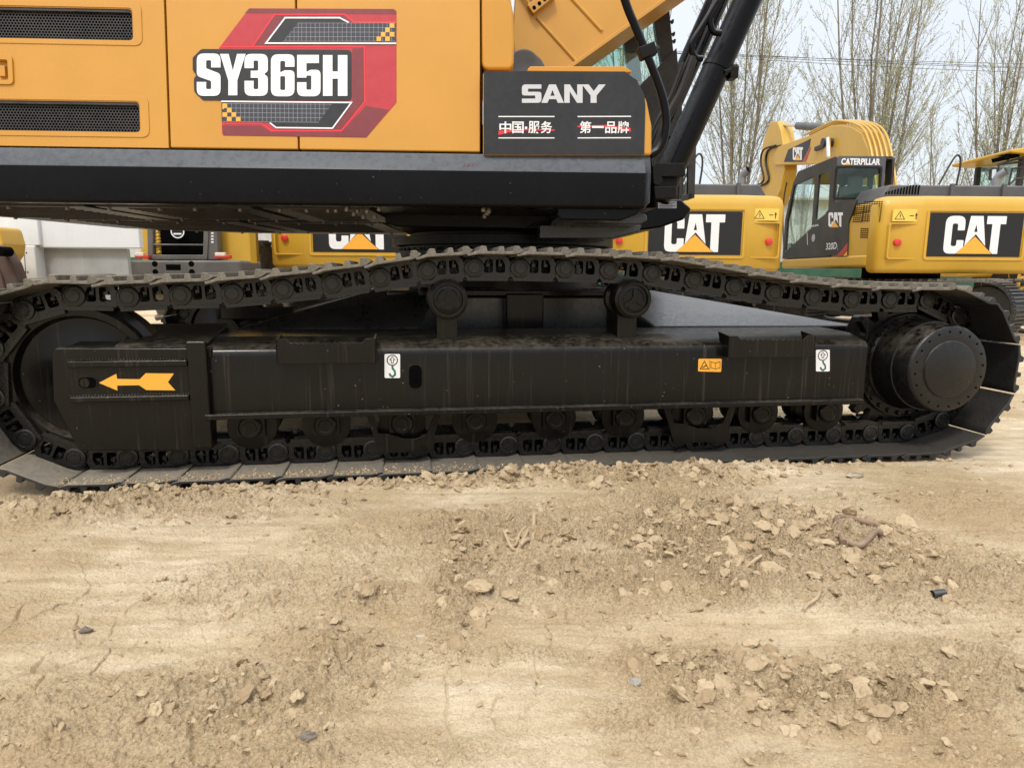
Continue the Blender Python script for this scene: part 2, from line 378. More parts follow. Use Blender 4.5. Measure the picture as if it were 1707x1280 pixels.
def worley(x, y, s=0):
    xi = np.floor(x).astype(int); yi = np.floor(y).astype(int); d1 = np.full(x.shape, 9.); d2 = d1.copy(); idv = np.zeros(x.shape)
    for i in (-1, 0, 1):
        for j in (-1, 0, 1):
            cx = (xi + i) & 255; cy = (yi + j) & 255
            px = xi + i + _tab[cx, (cy + s) & 255]; py = yi + j + _tab[(cx + 7 + s) & 255, cy]
            d = np.hypot(px - x, py - y); nw = d < d1
            d2 = np.where(nw, d1, np.minimum(d2, d)); idv = np.where(nw, _tab[(cx + 31) & 255, (cy + s * 3) & 255], idv); d1 = np.where(nw, d, d1)
    return d1, d2, idv
# broken-up patches: (centre, radii) measured off the photograph, strength, clod size
ZONES = []
def zone(u, v, ru, rv, k, size):
    c = G(u, v); a = G(u + ru, v); n = G(u, min(1270, v + rv)); f_ = G(u, v - rv)
    ZONES.append((c[0], (n[1] + f_[1]) / 2, abs(a[0] - c[0]), abs(f_[1] - n[1]) / 2, k, size))
zone(1130, 905, 330, 75, 1.0, 1); zone(1290, 900, 230, 45, .9, 1.5); zone(1000, 960, 200, 60, .8, .9); zone(765, 985, 45, 90, .9, 1.1); zone(1560, 960, 220, 55, .8, .9)
zone(1200, 1120, 150, 50, .9, 1.1); zone(1350, 1150, 190, 60, .95, 1.2); zone(1560, 1130, 150, 60, .6, .8); zone(560, 1095, 130, 50, .7, .9); zone(400, 1150, 170, 60, .75, .9)
zone(120, 1180, 150, 50, .45, .6); zone(470, 980, 190, 40, .5, .7); zone(640, 905, 130, 35, .45, .7); zone(620, 990, 50, 20, .7, 1.1); zone(300, 1240, 280, 50, .5, .6); zone(520, 1050, 90, 25, .5, .8)
zone(1110, 1200, 130, 50, .55, .5); zone(1480, 840, 220, 25, .35, .6); zone(1290, 1275, 60, 14, .8, .7); zone(520, 1262, 60, 16, .8, .9); zone(220, 830, 300, 26, .9, .7)
zone(830, 800, 380, 12, 1, 1.2); zone(1170, 800, 60, 24, .7, 1); zone(720, 1240, 200, 30, .25, .5); zone(1640, 1260, 120, 30, .3, .5); zone(860, 1090, 160, 12, .5, .9); zone(30, 800, 90, 24, .9, .8)
CR = [(*G(u, v), abs(G(u + ru, v)[0] - G(u, v)[0]), abs(G(u, v - rv)[1] - G(u, v)[1])) for u, v, ru, rv in ((110, 965, 220, 55), (120, 1110, 210, 50), (850, 1035, 150, 35), (1040, 1190, 60, 20), (1490, 1100, 140, 25), (330, 930, 130, 30))]
def rubmask(x, y):
    m = np.zeros(x.shape)
    wob = (fbm(x * 2.6, y * 2.6, 4, 11) - .5) * 1.5
    for cx, cy, rx, ry, k, s_ in ZONES:
        d = np.hypot((x - cx) / rx, (y - cy) / ry) + wob
        m = np.maximum(m, k * np.clip(1.45 - d, 0, 1) ** .8)
    return np.clip(m, 0, 1)
I1 = np.array(F1.I)
def f1xy(x, y): return I1[0, 0] * x + I1[0, 1] * y + I1[0, 3], I1[1, 0] * x + I1[1, 1] * y + I1[1, 3]
def height(x, y, fine=True):
    lx, ly = f1xy(x, y)
    near = np.clip(1 - np.abs(y - 2.5) / 12, 0, 1)
    z = (fbm(x * .5, y * .5, 3, 1) - .5) * .05 * (.3 + near) + (fbm(x * 2.2, y * 2.2, 4, 2) - .5) * .030
    m = rubmask(x, y)
    # shallow wheel ridges drawn out along x
    rid = fbm(x * .7 + .25 * y, y * 17 + .9 * x, 3, 5); z = z + (rid - .5) * .014 * (1 - m) * near
    z = z + (fbm(x * 7, y * 11, 4, 3) - .5) * (.012 + .055 * m)
    if fine:
        d1, d2, idv = worley(x * 22 + fbm(x * 9, y * 9, 2, 8), y * 22, 1); z = z + m * (.027 * idv * np.clip((d2 - d1) * 2.5, 0, 1))
        d1, d2, idv = worley(x * 52, y * 52, 4); z = z + m * .015 * idv * np.clip((d2 - d1) * 3, 0, 1) * (.4 + m)
        d1, d2, idv = worley(x * 10 + 1.2 * fbm(x * 6, y * 6, 3, 6), y * 10 + 1.2 * fbm(x * 6, y * 6, 3, 7), 9)      # dried mud: crack pattern in the smooth parts
        cm = np.clip((fbm(x * 1.3, y * 1.3, 3, 21) - .56) * 9, 0, .6)
        for a_, b_, c_, e_ in CR: cm = np.maximum(cm, np.clip(1.5 - np.hypot((x - a_) / c_, (y - b_) / e_) + (fbm(x * 5, y * 5, 3, 40) - .5), 0, 1))
        cm = cm * (1 - m); ck = np.clip(1 - (d2 - d1) * (20 - 8 * fbm(x * 4, y * 4, 2, 44)), 0, 1) * np.clip((fbm(x * 3, y * 3, 3, 41) - .38) * 6, 0, 1)
        z = z - cm * .011 * ck + cm * .004 * (idv - .5)
        t1 = np.exp(-((y - G(1400, 1045)[1] + .03 * (x - .8)) / .10) ** 2) * np.clip((x + .1) / .4, 0, 1) * (1 - .8 * m)     # comb marks a tyre left
        z = z + t1 * .0045 * np.sin(y * 230 + 1.6 * x + 3 * fbm(x * 2, y * 5, 3, 50)) * (.4 + fbm(x * 4, y * 12, 3, 51))
        z = z + .006 * np.clip(np.sin((lx + .75 * np.abs(ly + .33)) * 88) * 1.5, -1, 1) * np.clip(1.4 - np.abs(ly + .33) / .11, 0, 1) * np.clip((lx + 2.3) * 3, 0, 1) * np.clip((-.7 - lx) * 3, 0, 1) * fbm(x * 5, y * 5, 2, 70)
        z = z + m * .034 * (1 - np.abs(2 * fbm(x * 11, y * 13, 4, 60) - 1)) ** 1.5 - m * .020
        z = z + (fbm(x * 60, y * 70, 4, 14, .62) - .5) * (.0060 + .014 * m) + (vnoise(x * 170, y * 190, 3) - .5) * .0030
    # earth pressed out in front of the near track, flat bed beneath both tracks
    env = np.clip((lx + 2.9) / .3, 0, 1) * np.clip((3.3 - lx) / .5, 0, 1)
    lump = fbm(lx * 3.1, ly * 5, 4, 30)
    amp = np.interp(lx, [-3, -2.3, -1.6, -.8, -.2, .6, 1.2, 1.8, 2.6, 3.2], [.05, .012, .012, .028, .036, .040, .034, .010, .006, .004])
    berm = np.exp(-((ly + .085) / .10) ** 2) * amp * (.35 + 1.3 * lump) * env
    inb = lambda a, b: 1 / (1 + np.exp(-(ly - a) * 60)) * 1 / (1 + np.exp((ly - b) * 60)) * env
    bed = np.maximum(inb(-.03, .65), inb(2.55, 3.25))
    z = z * (1 - bed) + bed * (-.012) + berm * (1 - inb(.0, .65))
    return z - .01, m
def make_ground():
    sx = np.concatenate([-np.geomspace(60, .94, 60), np.linspace(-.92, .92, 1400), np.geomspace(.94, 60, 60)])
    t = np.linspace(0, 1, 800); y1 = .78 * (4.3 / .78) ** t
    ys = np.concatenate([[-200, -60, -20, -8, -3, -1, 0, .4, .65], y1, np.geomspace(4.35, 12, 130), np.geomspace(12.3, 600, 50)])
    S, Y = np.meshgrid(sx, ys); X = S * np.maximum(Y, .78) * 1.0
    Z, m = height(X, Y); Z = np.where((Y < .5) | (Y > 60), np.clip(Z, -.03, 0), Z)
    nr, nc = X.shape; co = np.stack([X, Y, Z], -1).reshape(-1, 3).astype(np.float32)
    i = np.arange(nr * nc).reshape(nr, nc); q = np.stack([i[:-1, :-1], i[:-1, 1:], i[1:, 1:], i[1:, :-1]], -1).reshape(-1, 4)
    me = bpy.data.meshes.new('ground'); me.vertices.add(len(co)); me.vertices.foreach_set('co', co.ravel())
    me.loops.add(q.size); me.loops.foreach_set('vertex_index', q.ravel().astype(np.int32))
    me.polygons.add(len(q)); me.polygons.foreach_set('loop_start', np.arange(0, q.size, 4, dtype=np.int32)); me.polygons.foreach_set('loop_total', np.full(len(q), 4, np.int32))
    me.polygons.foreach_set('use_smooth', np.ones(len(q), bool)); me.update()
    at = me.attributes.new('rubble', 'FLOAT', 'POINT'); at.data.foreach_set('value', m.ravel().astype(np.float32))
    mt, t_, b = newmat('dry_clay'); co_ = coords(t_)
    a = N(t_, 'ShaderNodeAttribute', attribute_name='rubble')
    n1 = noisen(t_, co_, 1.3, 6, .6); n2 = noisen(t_, co_, 12, 7, .65); n3 = noisen(t_, co_, 150, 5, .6)
    cs = coords(t_, (1.0, 7, 1)); n4 = noisen(t_, cs, 2.4, 6, .62)
    c = mixc(t_, rampn(t_, n1, .38, .62), (.42, .31, .176), (.71, .60, .43))
    c = mixc(t_, rampn(t_, n4, .42, .68, 0, .65), c, (.38, .275, .148))
    c = mixc(t_, rampn(t_, n2, .5, .75, 0, .5), c, (.32, .232, .128))
    c = mixc(t_, mth(t_, 'MULTIPLY', a.outputs['Fac'], .85), c, (.37, .275, .160))
    c = mixc(t_, mth(t_, 'MULTIPLY', rampn(t_, n3, .48, .72, 0, .8), mth(t_, 'ADD', a.outputs['Fac'], .45)), c, (.19, .135, .078)); c = mixc(t_, rampn(t_, n3, .5, .25, 0, .35), c, (.66, .53, .35))
    t_.links.new(c, b.inputs['Base Color']); b.inputs['Roughness'].default_value = .95; b.inputs['Specular IOR Level'].default_value = .15
    n5 = noisen(t_, co_, 420, 4, .7); c = mixc(t_, rampn(t_, n5, .5, .75, 0, .45), c, (.22, .16, .095)); c = mixc(t_, rampn(t_, n5, .48, .3, 0, .3), c, (.70, .58, .40)); t_.links.new(c, b.inputs['Base Color'])
    bp = N(t_, 'ShaderNodeBump'); bp.inputs['Strength'].default_value = 1; bp.inputs['Distance'].default_value = .004
    t_.links.new(mth(t_, 'ADD', noisen(t_, co_, 240, 5, .6), noisen(t_, co_, 60, 5, .7)), bp.inputs['Height']); t_.links.new(bp.outputs[0], b.inputs['Normal'])
    me.materials.append(mt); M['clay'] = mt; far = mt.copy(); far.name = 'far_clay'; bs = far.node_tree.nodes['Principled BSDF']; far.node_tree.links.remove(bs.inputs['Normal'].links[0]); me.materials.append(far)
    yc_ = np.repeat((ys[:-1] + ys[1:]) / 2, nc - 1); me.polygons.foreach_set('material_index', ((yc_ < .3) | (yc_ > 11)).astype(np.int32))
    prop(put(bpy.data.objects.new('ground', me)), kind='structure')
make_ground()
mt, t_, b = newmat('clod_clay'); co_ = coords(t_)
a = N(t_, 'ShaderNodeAttribute', attribute_name='tone')
c = mixc(t_, a.outputs['Fac'], (.34, .25, .149), (.50, .395, .255)); c = mixc(t_, rampn(t_, noisen(t_, co_, 120, 5, .6), .45, .8, 0, .55), c, (.24, .17, .095))
t_.links.new(c, b.inputs['Base Color']); b.inputs['Roughness'].default_value = .95; b.inputs['Specular IOR Level'].default_value = .15
bp = N(t_, 'ShaderNodeBump'); bp.inputs['Strength'].default_value = .7; bp.inputs['Distance'].default_value = .003; t_.links.new(noisen(t_, co_, 200, 5), bp.inputs['Height']); t_.links.new(bp.outputs[0], b.inputs['Normal'])
M['clod'] = mt
def rockmesh(seed, sub=1, flat=.6, jag=.34):
    bm = bmesh.new(); bmesh.ops.create_icosphere(bm, subdivisions=sub + 1, radius=1)
    rn = random.Random(seed); off = Vector((rn.random() * 50, rn.random() * 50, rn.random() * 50))
    pl = [(Vector((rn.uniform(-1, 1), rn.uniform(-1, 1), rn.uniform(-1, 1))).normalized(), rn.uniform(.45, .85)) for _ in range(9)]
    for v in bm.verts:
        p = v.co * (1 + (.30 * noise.noise(v.co * 3.1 + off) + .14 * noise.noise(v.co * 7 + off) if sub > 1 else 0))
        for n_, d in pl:
            k = p.dot(n_)
            if k > d: p -= n_ * (k - d)
        p *= 1 + jag * (noise.noise(v.co * 1.6 + off))
        v.co = Vector((p.x, p.y, p.z * flat))
    vs = np.array([v.co[:] for v in bm.verts]); fs = np.array([[v.index for v in f.verts] for f in bm.faces]); bm.free(); return vs, fs
def scatter():
    base = [rockmesh(k, 2 if k < 4 else 0, .55 + .4 * random.random()) for k in range(9)]
    octa = (np.array([(1, .1, 0), (-1, 0, .1), (0, 1, -.1), (.1, -1, 0), (0, .1, .8), (0, 0, -.8)]), np.array([(0, 2, 4), (2, 1, 4), (1, 3, 4), (3, 0, 4), (2, 0, 5), (1, 2, 5), (3, 1, 5), (0, 3, 5)]))
    rs = np.random.RandomState(5); P = []
    for cx, cy, rx, ry, k, s_ in ZONES:
        area = rx * ry * 3.14; dist = max(.9, cy)
        n = int(min(9000, area * 26000 * k))
        a = rs.rand(n) * 6.283; r = np.sqrt(rs.rand(n)) * 1.25
        x = cx + rx * r * np.cos(a); y = cy + ry * r * np.sin(a)
        sz = (.0010 + .0009 * cy / 2.5 + .0030 * rs.rand(n) ** 5 + .021 * rs.rand(n) ** 75) * s_
        P.append(np.stack([x, y, sz], 1))
    n = 34000; y = .85 * (5.5 / .85) ** rs.rand(n); x = (rs.rand(n) * 2 - 1) * 1.15 * y; P.append(np.stack([x, y, .0008 + .0007 * y * rs.rand(n) + .006 * rs.rand(n) ** 16 * (1 + .3 * y)], 1))
    n = 7000; lx = rs.uniform(-2.9, 2.4, n); ly = -.09 + rs.randn(n) * .055; wv = F1.M            # crumbs on the pushed-up edge before the track
    k = np.interp(lx, [-3, -1.6, -.8, .2, 1.2, 1.7, 2.4], [.4, .25, .7, 1, 1, .3, .15]); ok = rs.rand(n) < k
    px = wv[0][0] * lx + wv[0][1] * ly + wv[0][3]; py = wv[1][0] * lx + wv[1][1] * ly + wv[1][3]
    P.append(np.stack([px, py, .004 + .020 * rs.rand(n) ** 7], 1)[ok])
    P = np.concatenate(P); lx, ly = f1xy(P[:, 0], P[:, 1]); P = P[~((ly > -.012) & (ly < .66))]; hc = G(1430, 885); P = P[(np.hypot((P[:, 0] - hc[0]) / 1.3, P[:, 1] - hc[1]) > .085) | (P[:, 2] < .003)]
    z, m = height(P[:, 0], P[:, 1]); keep = (m > .12) | (rs.rand(len(P)) < .45); P = P[keep]; z = z[keep]
    n = 1800; lx = rs.uniform(-2.0, .1, n); ly = np.abs(rs.randn(n)) * .05 + .004; ok = rs.rand(n) < np.interp(lx, [-2.0, -1.5, -.5, .1], [.6, 1, 1, .4])     # soil fallen onto the shoes
    S_ = np.stack([wv[0][0] * lx + wv[0][1] * ly + wv[0][3], wv[1][0] * lx + wv[1][1] * ly + wv[1][3], .002 + .006 * rs.rand(n) ** 3], 1)[ok]; P = np.concatenate([P, S_]); z = np.concatenate([z, np.full(len(S_), ZBOT - .054)])
    V = []; Fc = []; T = []; k = 0; which = rs.randint(0, len(base), len(P))
    for i, (x, y, s_) in enumerate(P):
        vs, fs = octa if s_ < .0034 else base[4 + which[i] % 5] if s_ < .0085 else base[which[i] % 4]
        q = rs.randn(4); q /= np.linalg.norm(q); a = rs.rand() * 6.28; ca, sa = math.cos(a), math.sin(a); tl = rs.randn(2) * .3
        w_ = vs * (s_ * (.8 + .6 * rs.rand()), s_ * (.7 + .4 * rs.rand()), s_ * (.8 + .5 * rs.rand()))
        zz = w_[:, 2] + tl[0] * w_[:, 0] + tl[1] * w_[:, 1]
        V.append(np.stack([x + w_[:, 0] * ca - w_[:, 1] * sa, y + w_[:, 0] * sa + w_[:, 1] * ca, z[i] + zz + s_ * .05], 1)); Fc.append(fs + k); k += len(vs); T.append(np.full(len(vs), rs.rand() ** 1.3))
    V = np.concatenate(V).astype(np.float32); Fc = np.concatenate(Fc).astype(np.int32)
    me = bpy.data.meshes.new('clay_clods'); me.vertices.add(len(V)); me.vertices.foreach_set('co', V.ravel()); me.loops.add(Fc.size); me.loops.foreach_set('vertex_index', Fc.ravel())
    me.polygons.add(len(Fc)); me.polygons.foreach_set('loop_start', np.arange(0, Fc.size, 3, dtype=np.int32)); me.polygons.foreach_set('loop_total', np.full(len(Fc), 3, np.int32)); me.update()
    me.polygons.foreach_set('use_smooth', np.zeros(len(Fc), bool))
    at = me.attributes.new('tone', 'FLOAT', 'POINT'); at.data.foreach_set('value', np.concatenate(T).astype(np.float32)); me.materials.append(M['clod'])
    prop(put(bpy.data.objects.new('clay_clods', me)), 'loose crumbs and clods of dry clay scattered over the yard', 'clods', kind='stuff')
    print('clods', len(P), 'faces', len(Fc))
scatter()
def gz(x, y): return float(height(np.array([float(x)]), np.array([float(y)]))[0][0])

# ================================================================== THE BIG EXCAVATOR
EX = thing('crawler_excavator', F1.M @ Vector((.3, 1.6, 0)), 'large orange-yellow crawler excavator with SY365H on its side, filling the foreground', 'excavator', rot=R(9))
# ---- track path in the F1 x,z plane
YL = .22; PIT = .216; ZBOT = .083
top = F1.pp([(122.6, 493), (213, 495), (302, 491.5), (387, 489), (472.8, 482), (553.6, 473), (633, 463), (711, 451), (788, 446), (862, 446.5), (936, 448), (1007.4, 450), (1077.5, 454),
             (1146, 464.5), (1212, 476), (1278, 486.5), (1342.7, 494), (1406, 498.5), (1469, 500)], YL)
zl = top[0][1]; zr = top[-1][1]
R1 = (zl - ZBOT) / 2; C1 = (F1.p(18, 620, .30)[0] + R1 - .045, ZBOT + R1)
R2 = (zr - ZBOT) / 2; C2 = (F1.p(1507, 606, .30)[0], ZBOT + R2)
print('idler', C1, R1, 'sprocket', C2, R2, 'tops', zl, zr, 'mid', top[8])
path = []
for k in range(41): a = -math.pi / 2 - math.pi * k / 40; path.append((C1[0] + R1 * math.cos(a), C1[1] + R1 * math.sin(a)))
tp = [p for p in top if p[0] > C1[0] + .12 and p[0] < C2[0] - .1]
sp = smoothpath([(C1[0], zl)] + tp + [(C2[0], zr)], 8); path += [(p[0], p[1]) for p in sp[1:-1]]
for k in range(41): a = math.pi / 2 - math.pi * k / 40; path.append((C2[0] + R2 * math.cos(a), C2[1] + R2 * math.sin(a)))
for k in range(1, 60): path.append((C2[0] + (C1[0] - C2[0]) * k / 60, ZBOT))
path = [Vector(p) for p in path]
seglen = [(path[(i + 1) % len(path)] - path[i]).length for i in range(len(path))]; cum = [0]
for s_ in seglen: cum.append(cum[-1] + s_)
TOT = cum[-1]
def at(s_):
    s_ %= TOT; lo = int(np.searchsorted(cum, s_, 'right')) - 1; lo = min(lo, len(path) - 1)
    return path[lo].lerp(path[(lo + 1) % len(path)], (s_ - cum[lo]) / max(1e-9, seglen[lo]))
# phase: a pin sits at the measured pin over the idler
s0 = min((abs((at(q * TOT / 4000) - Vector(top[0])).length), q * TOT / 4000) for q in range(4000))[1]
NP = round(TOT / PIT)
pins = [at(s0 + TOT * k / NP) for k in range(NP)]
print('pins', NP, TOT / NP)
# ---- one link, one shoe: x along the chain, z outwards
def link_bm():
    p = TOT / NP; mb = MB()
    for y0, y1, sgn in ((0, .030, 0), (.175, .205, 1)):
        o = fillet([(-.050, -.030, .03), (-.030, -.062, .02), (p - .075, -.062, .015), (p - .045, -.040, .02), (p - .038, .0, .03), (p - .055, .040, .02), (p - .068, .056, .006), (.012, .056, .006), (-.02, .046, .02), (-.050, .025, .03)], .02)
        h1 = fillet([(.045, -.024), (.088, -.024), (.088, .040), (.058, .040), (.045, .015)], .012); h2 = fillet([(.101, -.024), (.146, -.024), (.146, .012), (.132, .040), (.101, .040)], .012)
        mb.plate([o, h1[::-1], h2[::-1]], y0, y1)
    mb.box(-.035, p - .06, -.008, .0, -.062, -.046); mb.box(-.02, p - .07, .02, .05, -.062, -.042); mb.box(-.035, p - .06, .205, .215, -.062, -.046)   # rail lips
    mb.lathe([(.047, -.004), (.046, -.008), (.042, -.010), (.034, -.010), (.032, -.007), (.027, -.007), (.025, -.010), (.001, -.010)], (0, 0, 0), seg=28)
    mb.lathe([(.030, 0), (.030, .205)], (0, 0, 0), seg=16)
    for bx in (.066, .124):
        for yy in (.012, .165):
            mb.lathe([(.017, 0), (.017, .014)], (bx, yy + .013, .006), ax='z', seg=6); mb.lathe([(.010, 0), (.010, .04)], (bx, yy + .013, .015), ax='z', seg=8)
    return mb
def shoe_bm():
    p = TOT / NP; mb = MB(); z0 = .056
    prof = [(-.054, z0 - .005), (-.046, z0 - .009), (.0, z0), (p - .062, z0), (p - .040, z0 + .005), (p - .024, z0 + .014), (p - .023, z0 + .020), (p - .032, z0 + .024), (p - .042, z0 + .036), (p - .064, z0 + .037), (p - .070, z0 + .013),
            (.112, z0 + .012), (.108, z0 + .034), (.088, z0 + .034), (.083, z0 + .012), (.036, z0 + .012), (.031, z0 + .034), (.008, z0 + .036), (-.002, z0 + .014), (-.030, z0 + .006), (-.052, z0 + .002)]
    mb.prism(prof, 0, .60)
    return mb
link0 = link_bm(); shoe0 = shoe_bm()
def seg_matrix(k, y, fr=F1):
    a, b = pins[k], pins[(k + 1) % NP]; d = b - a
    # travel runs clockwise seen from the side: top run left to right, outwards is +z there
    ang = math.atan2(d.y, d.x)
    return fr.M @ Matrix.Translation((a.x, y, a.y)) @ Matrix.Rotation(-ang, 4, 'Y')
def crawler(yoff, near):
    base = MB(F1.M)                                       # bushings run through the whole chain
    for q in pins: base.lathe([(.022, .03), (.022, .19)], (q.x, YL + yoff, q.y), seg=12)
    T = base.build('crawler_track', M['link'], EX)
    if near:
        l0 = None
        for k in range(NP):
            B = seg_matrix(k, YL + yoff + .0); S = seg_matrix(k, yoff)
            S = S @ Matrix.Translation((0, random.uniform(-.003, .003), 0)) @ Matrix.Rotation(random.uniform(-.004, .004), 4, 'Z')
            if l0 is None:
                l0 = link0.build('track_link', M['link'], T, B, bevel=.003); s1 = shoe0.build('track_shoe', M['shoe'], T, S, bevel=.003)
            else:
                for src, Bm in ((l0, B), (s1, S)):
                    c = src.copy(); put(c, T, Bm)
    else:
        a = MB(); b = MB()
        for k in range(NP): a.M = seg_matrix(k, YL + yoff); a.add(link0.v, link0.f); b.M = seg_matrix(k, yoff); b.add(shoe0.v, shoe0.f)
        a.build('link_chain', M['link'], T); b.build('shoe_run', M['shoe'], T)
crawler(0, True); crawler(2.59, False)

# ---- side frames (near one measured, far one its mirror across the centre line)
def side_frame(near):
    Y = (lambda y: y) if near else (lambda y: 3.19 - y)
    def mk(): return MB(F1.M)
    def pr(mb, poly, a, b): mb.prism(poly, Y(a), Y(b))
    yf = .13
    mb = mk(); A = F1.pp([(338, 583), (1436, 572), (1446, 600), (1446, 655), (1430, 664), (345, 690), (338, 680)], yf)
    zt = F1.p(853, 579, yf)[1]; x0, x1 = A[0][0], A[1][0]; zb = F1.p(853, 681, yf)[1]
    sec = fillet([(Y(yf), zb), (Y(yf), zt + .006, .045), (Y(yf + .16), zt + .045, .03), (Y(.58), zt + .055, .03), (Y(.58), zb)], .0)
    x2 = F1.p(1446, 600, yf)[0]
    mb.prismx(sec, x0, x2)
    sl = F1.p(680, 607, yf), F1.p(705, 649, yf)
    o = mb.build('track_frame', M['blk'], EX, bevel=.006)
    if near:
        w = mk(); w.box(x0 - .0, x2 - .03, yf - .045, yf + .2, zb - .012, zb + .012); w.build('bottom_flange', M['blk'], o, bevel=.004)
        h = mk(); cx = (sl[0][0] + sl[1][0]) / 2; hw = (sl[1][0] - sl[0][0]) / 2; z1, z0 = sl[0][1], sl[1][1]
        ring = fillet([(cx - hw, z0), (cx + hw, z0), (cx + hw, z1), (cx - hw, z1)], hw * .98, 8); ri = fillet([(cx - hw * .86, z0 + .005), (cx + hw * .86, z0 + .005), (cx + hw * .86, z1 - .005), (cx - hw * .86, z1 - .005)], hw * .84, 8)
        h.plate([ring, ri[::-1]], yf - .0035, yf); h.build('slot_rim', M['blk'], o)
        h = mk(); h.flat(ri, yf - .0012); h.lathe([(.014, -.006), (.014, 0)], (cx + .004, yf, (z0 + z1) / 2 - .005), seg=6); h.build('slot_hole', M['dark'], o)
        # steps welded on the shoulder
        for (ua, va, ub, vb) in ((461, 564, 627, 607), (1213, 559, 1360, 597)):
            s_ = mk(); a0 = F1.p(ua, vb, yf - .06); b0 = F1.p(ub, va, yf - .06)
            s_.plate([[(a0[0], a0[1]), (b0[0], a0[1]), (b0[0], b0[1]), (b0[0] - .045, b0[1]), (b0[0] - .06, b0[1] - .018)] +
                      [q for k in range(12) for q in ((b0[0] - .07 - k * (b0[0] - a0[0] - .14) / 12, b0[1] - .022), (b0[0] - .07 - (k + .5) * (b0[0] - a0[0] - .14) / 12, b0[1] - .015))] +
                      [(a0[0] + .06, b0[1] - .018), (a0[0] + .045, b0[1]), (a0[0], b0[1])]], yf - .063, yf - .053)
            for xx in (a0[0], b0[0] - .01): s_.prismx([(yf - .063, a0[1]), (yf - .063, b0[1]), (yf + .06, b0[1] + .012), (yf + .002, a0[1] + .005)], xx, xx + .01)
            s_.build('step', M['blk'], o, bevel=.002)
        # stickers
        for (ua, va, ub, vb) in ((641, 590, 667, 630), (1360, 583, 1383, 619)):
            d = mk(); P = lambda a, b: F1.p(ua + (ub - ua) * a, va + (vb - va) * b, yf)
            y = yf - .001
            d.mat(0).flat(fillet([P(0, 0), P(1, 0), P(1, 1), P(0, 1)], .006), y); cc = P(.5, .26); r = (P(1, 0)[0] - P(0, 0)[0]) * .33
            circ = [(cc[0] + r * math.cos(k * .2618), cc[1] + r * math.sin(k * .2618)) for k in range(24)]
            d.mat(1).stroke(circ, .0045, y - .0008, True); d.stroke([P(*q) for q in ((.5, .12), (.66, .24), (.57, .24), (.57, .37), (.43, .37), (.43, .24), (.34, .24))], .003, y - .0008, True)
            d.mat(2).stroke([P(*q) for q in ((.5, .48), (.52, .60), (.66, .72), (.68, .86), (.52, .95), (.38, .90), (.32, .80))], .009, y - .0008)
            d.build('lifting_sticker', [M['white'], M['ink'], M['green']], o, smooth=0)
        d = mk(); P = lambda u, v: F1.p(u, v, yf); y = yf - .001
        d.mat(0).flat(fillet([P(1164, 598), P(1203, 598), P(1202, 620), P(1163.5, 619)], .006), y); d.mat(1)
        d.stroke([P(1167, 615), P(1181, 615), P(1174, 602)], .0035, y - .0008, True); d.stroke([P(1170, 612.5), P(1174, 611), P(1178, 608)], .005, y - .0008); d.stroke([P(1183, 600), P(1183, 617)], .002, y - .0008)
        d.stroke([P(1185, 603), P(1192.5, 605), P(1200, 603), P(1200, 613), P(1192.5, 615), P(1185, 613)], .0025, y - .0008, True); d.stroke([P(1192.5, 605), P(1192.5, 615)], .002, y - .0008)
        d.build('warning_sticker', [M['orange'], M['ink']], o, smooth=0)
    # idler yoke guard at the left end
    yg = .10
    g = mk(); prof = F1.pp([(85, 588), (92, 574), (350, 556), (352, 752), (132, 752), (110, 700), (86, 660)], yg)
    prof = F1.pp([(85, 590), (92, 580), (318, 580), (345, 578), (351, 752), (131, 752), (88, 668)], yg)
    pr(g, fillet(prof, .012), yg, .22)
    z1 = F1.p(200, 581, yg)[1]; xa, xb = F1.p(100, 585, yg)[0], F1.p(350, 585, yg)[0]; xm = F1.p(187, 575, yg)[0]
    g.prismx([(Y(yg + .02), z1 - .05), (Y(yg + .02), z1 - .003), (Y(.52), z1 + .05), (Y(.52), z1 - .05)], xa, xb)
    go = g.build('idler_guard', M['blk'], EX, bevel=.008)
    if near:
        g = mk(); g.prismx([(yg + .01, z1 + .002), (yg + .03, z1 + .014), (.52, z1 + .075), (.52, z1 + .03)], xm, xb - .02); g.build('cover_plate', M['blk'], go, bevel=.004)
        for vv, ua, ub in ((606, 115, 313), (664, 119, 316)):
            r_ = mk(); c0, c1 = F1.p(ua, vv + 6.5, yg), F1.p(ub, vv - 6.5, yg); r_.box(c0[0], c1[0], yg - .018, yg, c0[1], c1[1]); r_.build('weld_bar', M['blk'], go, bevel=.005)
            b_ = mk()
            for k in range(40):
                xx = c0[0] + (c1[0] - c0[0]) * k / 39; b_.lathe([(.001, -.006), (.005, -.003), (.0058, 0), (.004, .004)], (xx, yg, c1[1] + .001 + random.uniform(-.001, .002)), seg=6)
            b_.build('weld_bead', M['blk'], go)
        r_ = mk(); c0, c1 = F1.p(322, 752, yg), F1.p(343, 560, yg); r_.box(c0[0], c1[0], yg - .010, yg + .02, c0[1] + .01, z1 + .03); r_.build('end_flange', M['blk'], go, bevel=.01, seg=3)
        d = mk(); d.flat(F1.pp([(165, 638), (194, 623), (195.5, 631.5), (233, 632), (243, 622), (290, 622.5), (280, 637), (292.5, 650.5), (244, 650), (232, 642), (195.5, 642.5), (196, 651)], yg), yg - .0012); d.build('arrow_decal', M['orange'], go, smooth=0)
        h = mk(); c0, c1 = F1.p(131, 649, yg), F1.p(162, 627, yg); ring = fillet([(c0[0], c0[1]), (c1[0], c0[1]), (c1[0], c1[1]), (c0[0], c1[1])], .03, 8); cx, cz = (c0[0] + c1[0]) / 2, (c0[1] + c1[1]) / 2
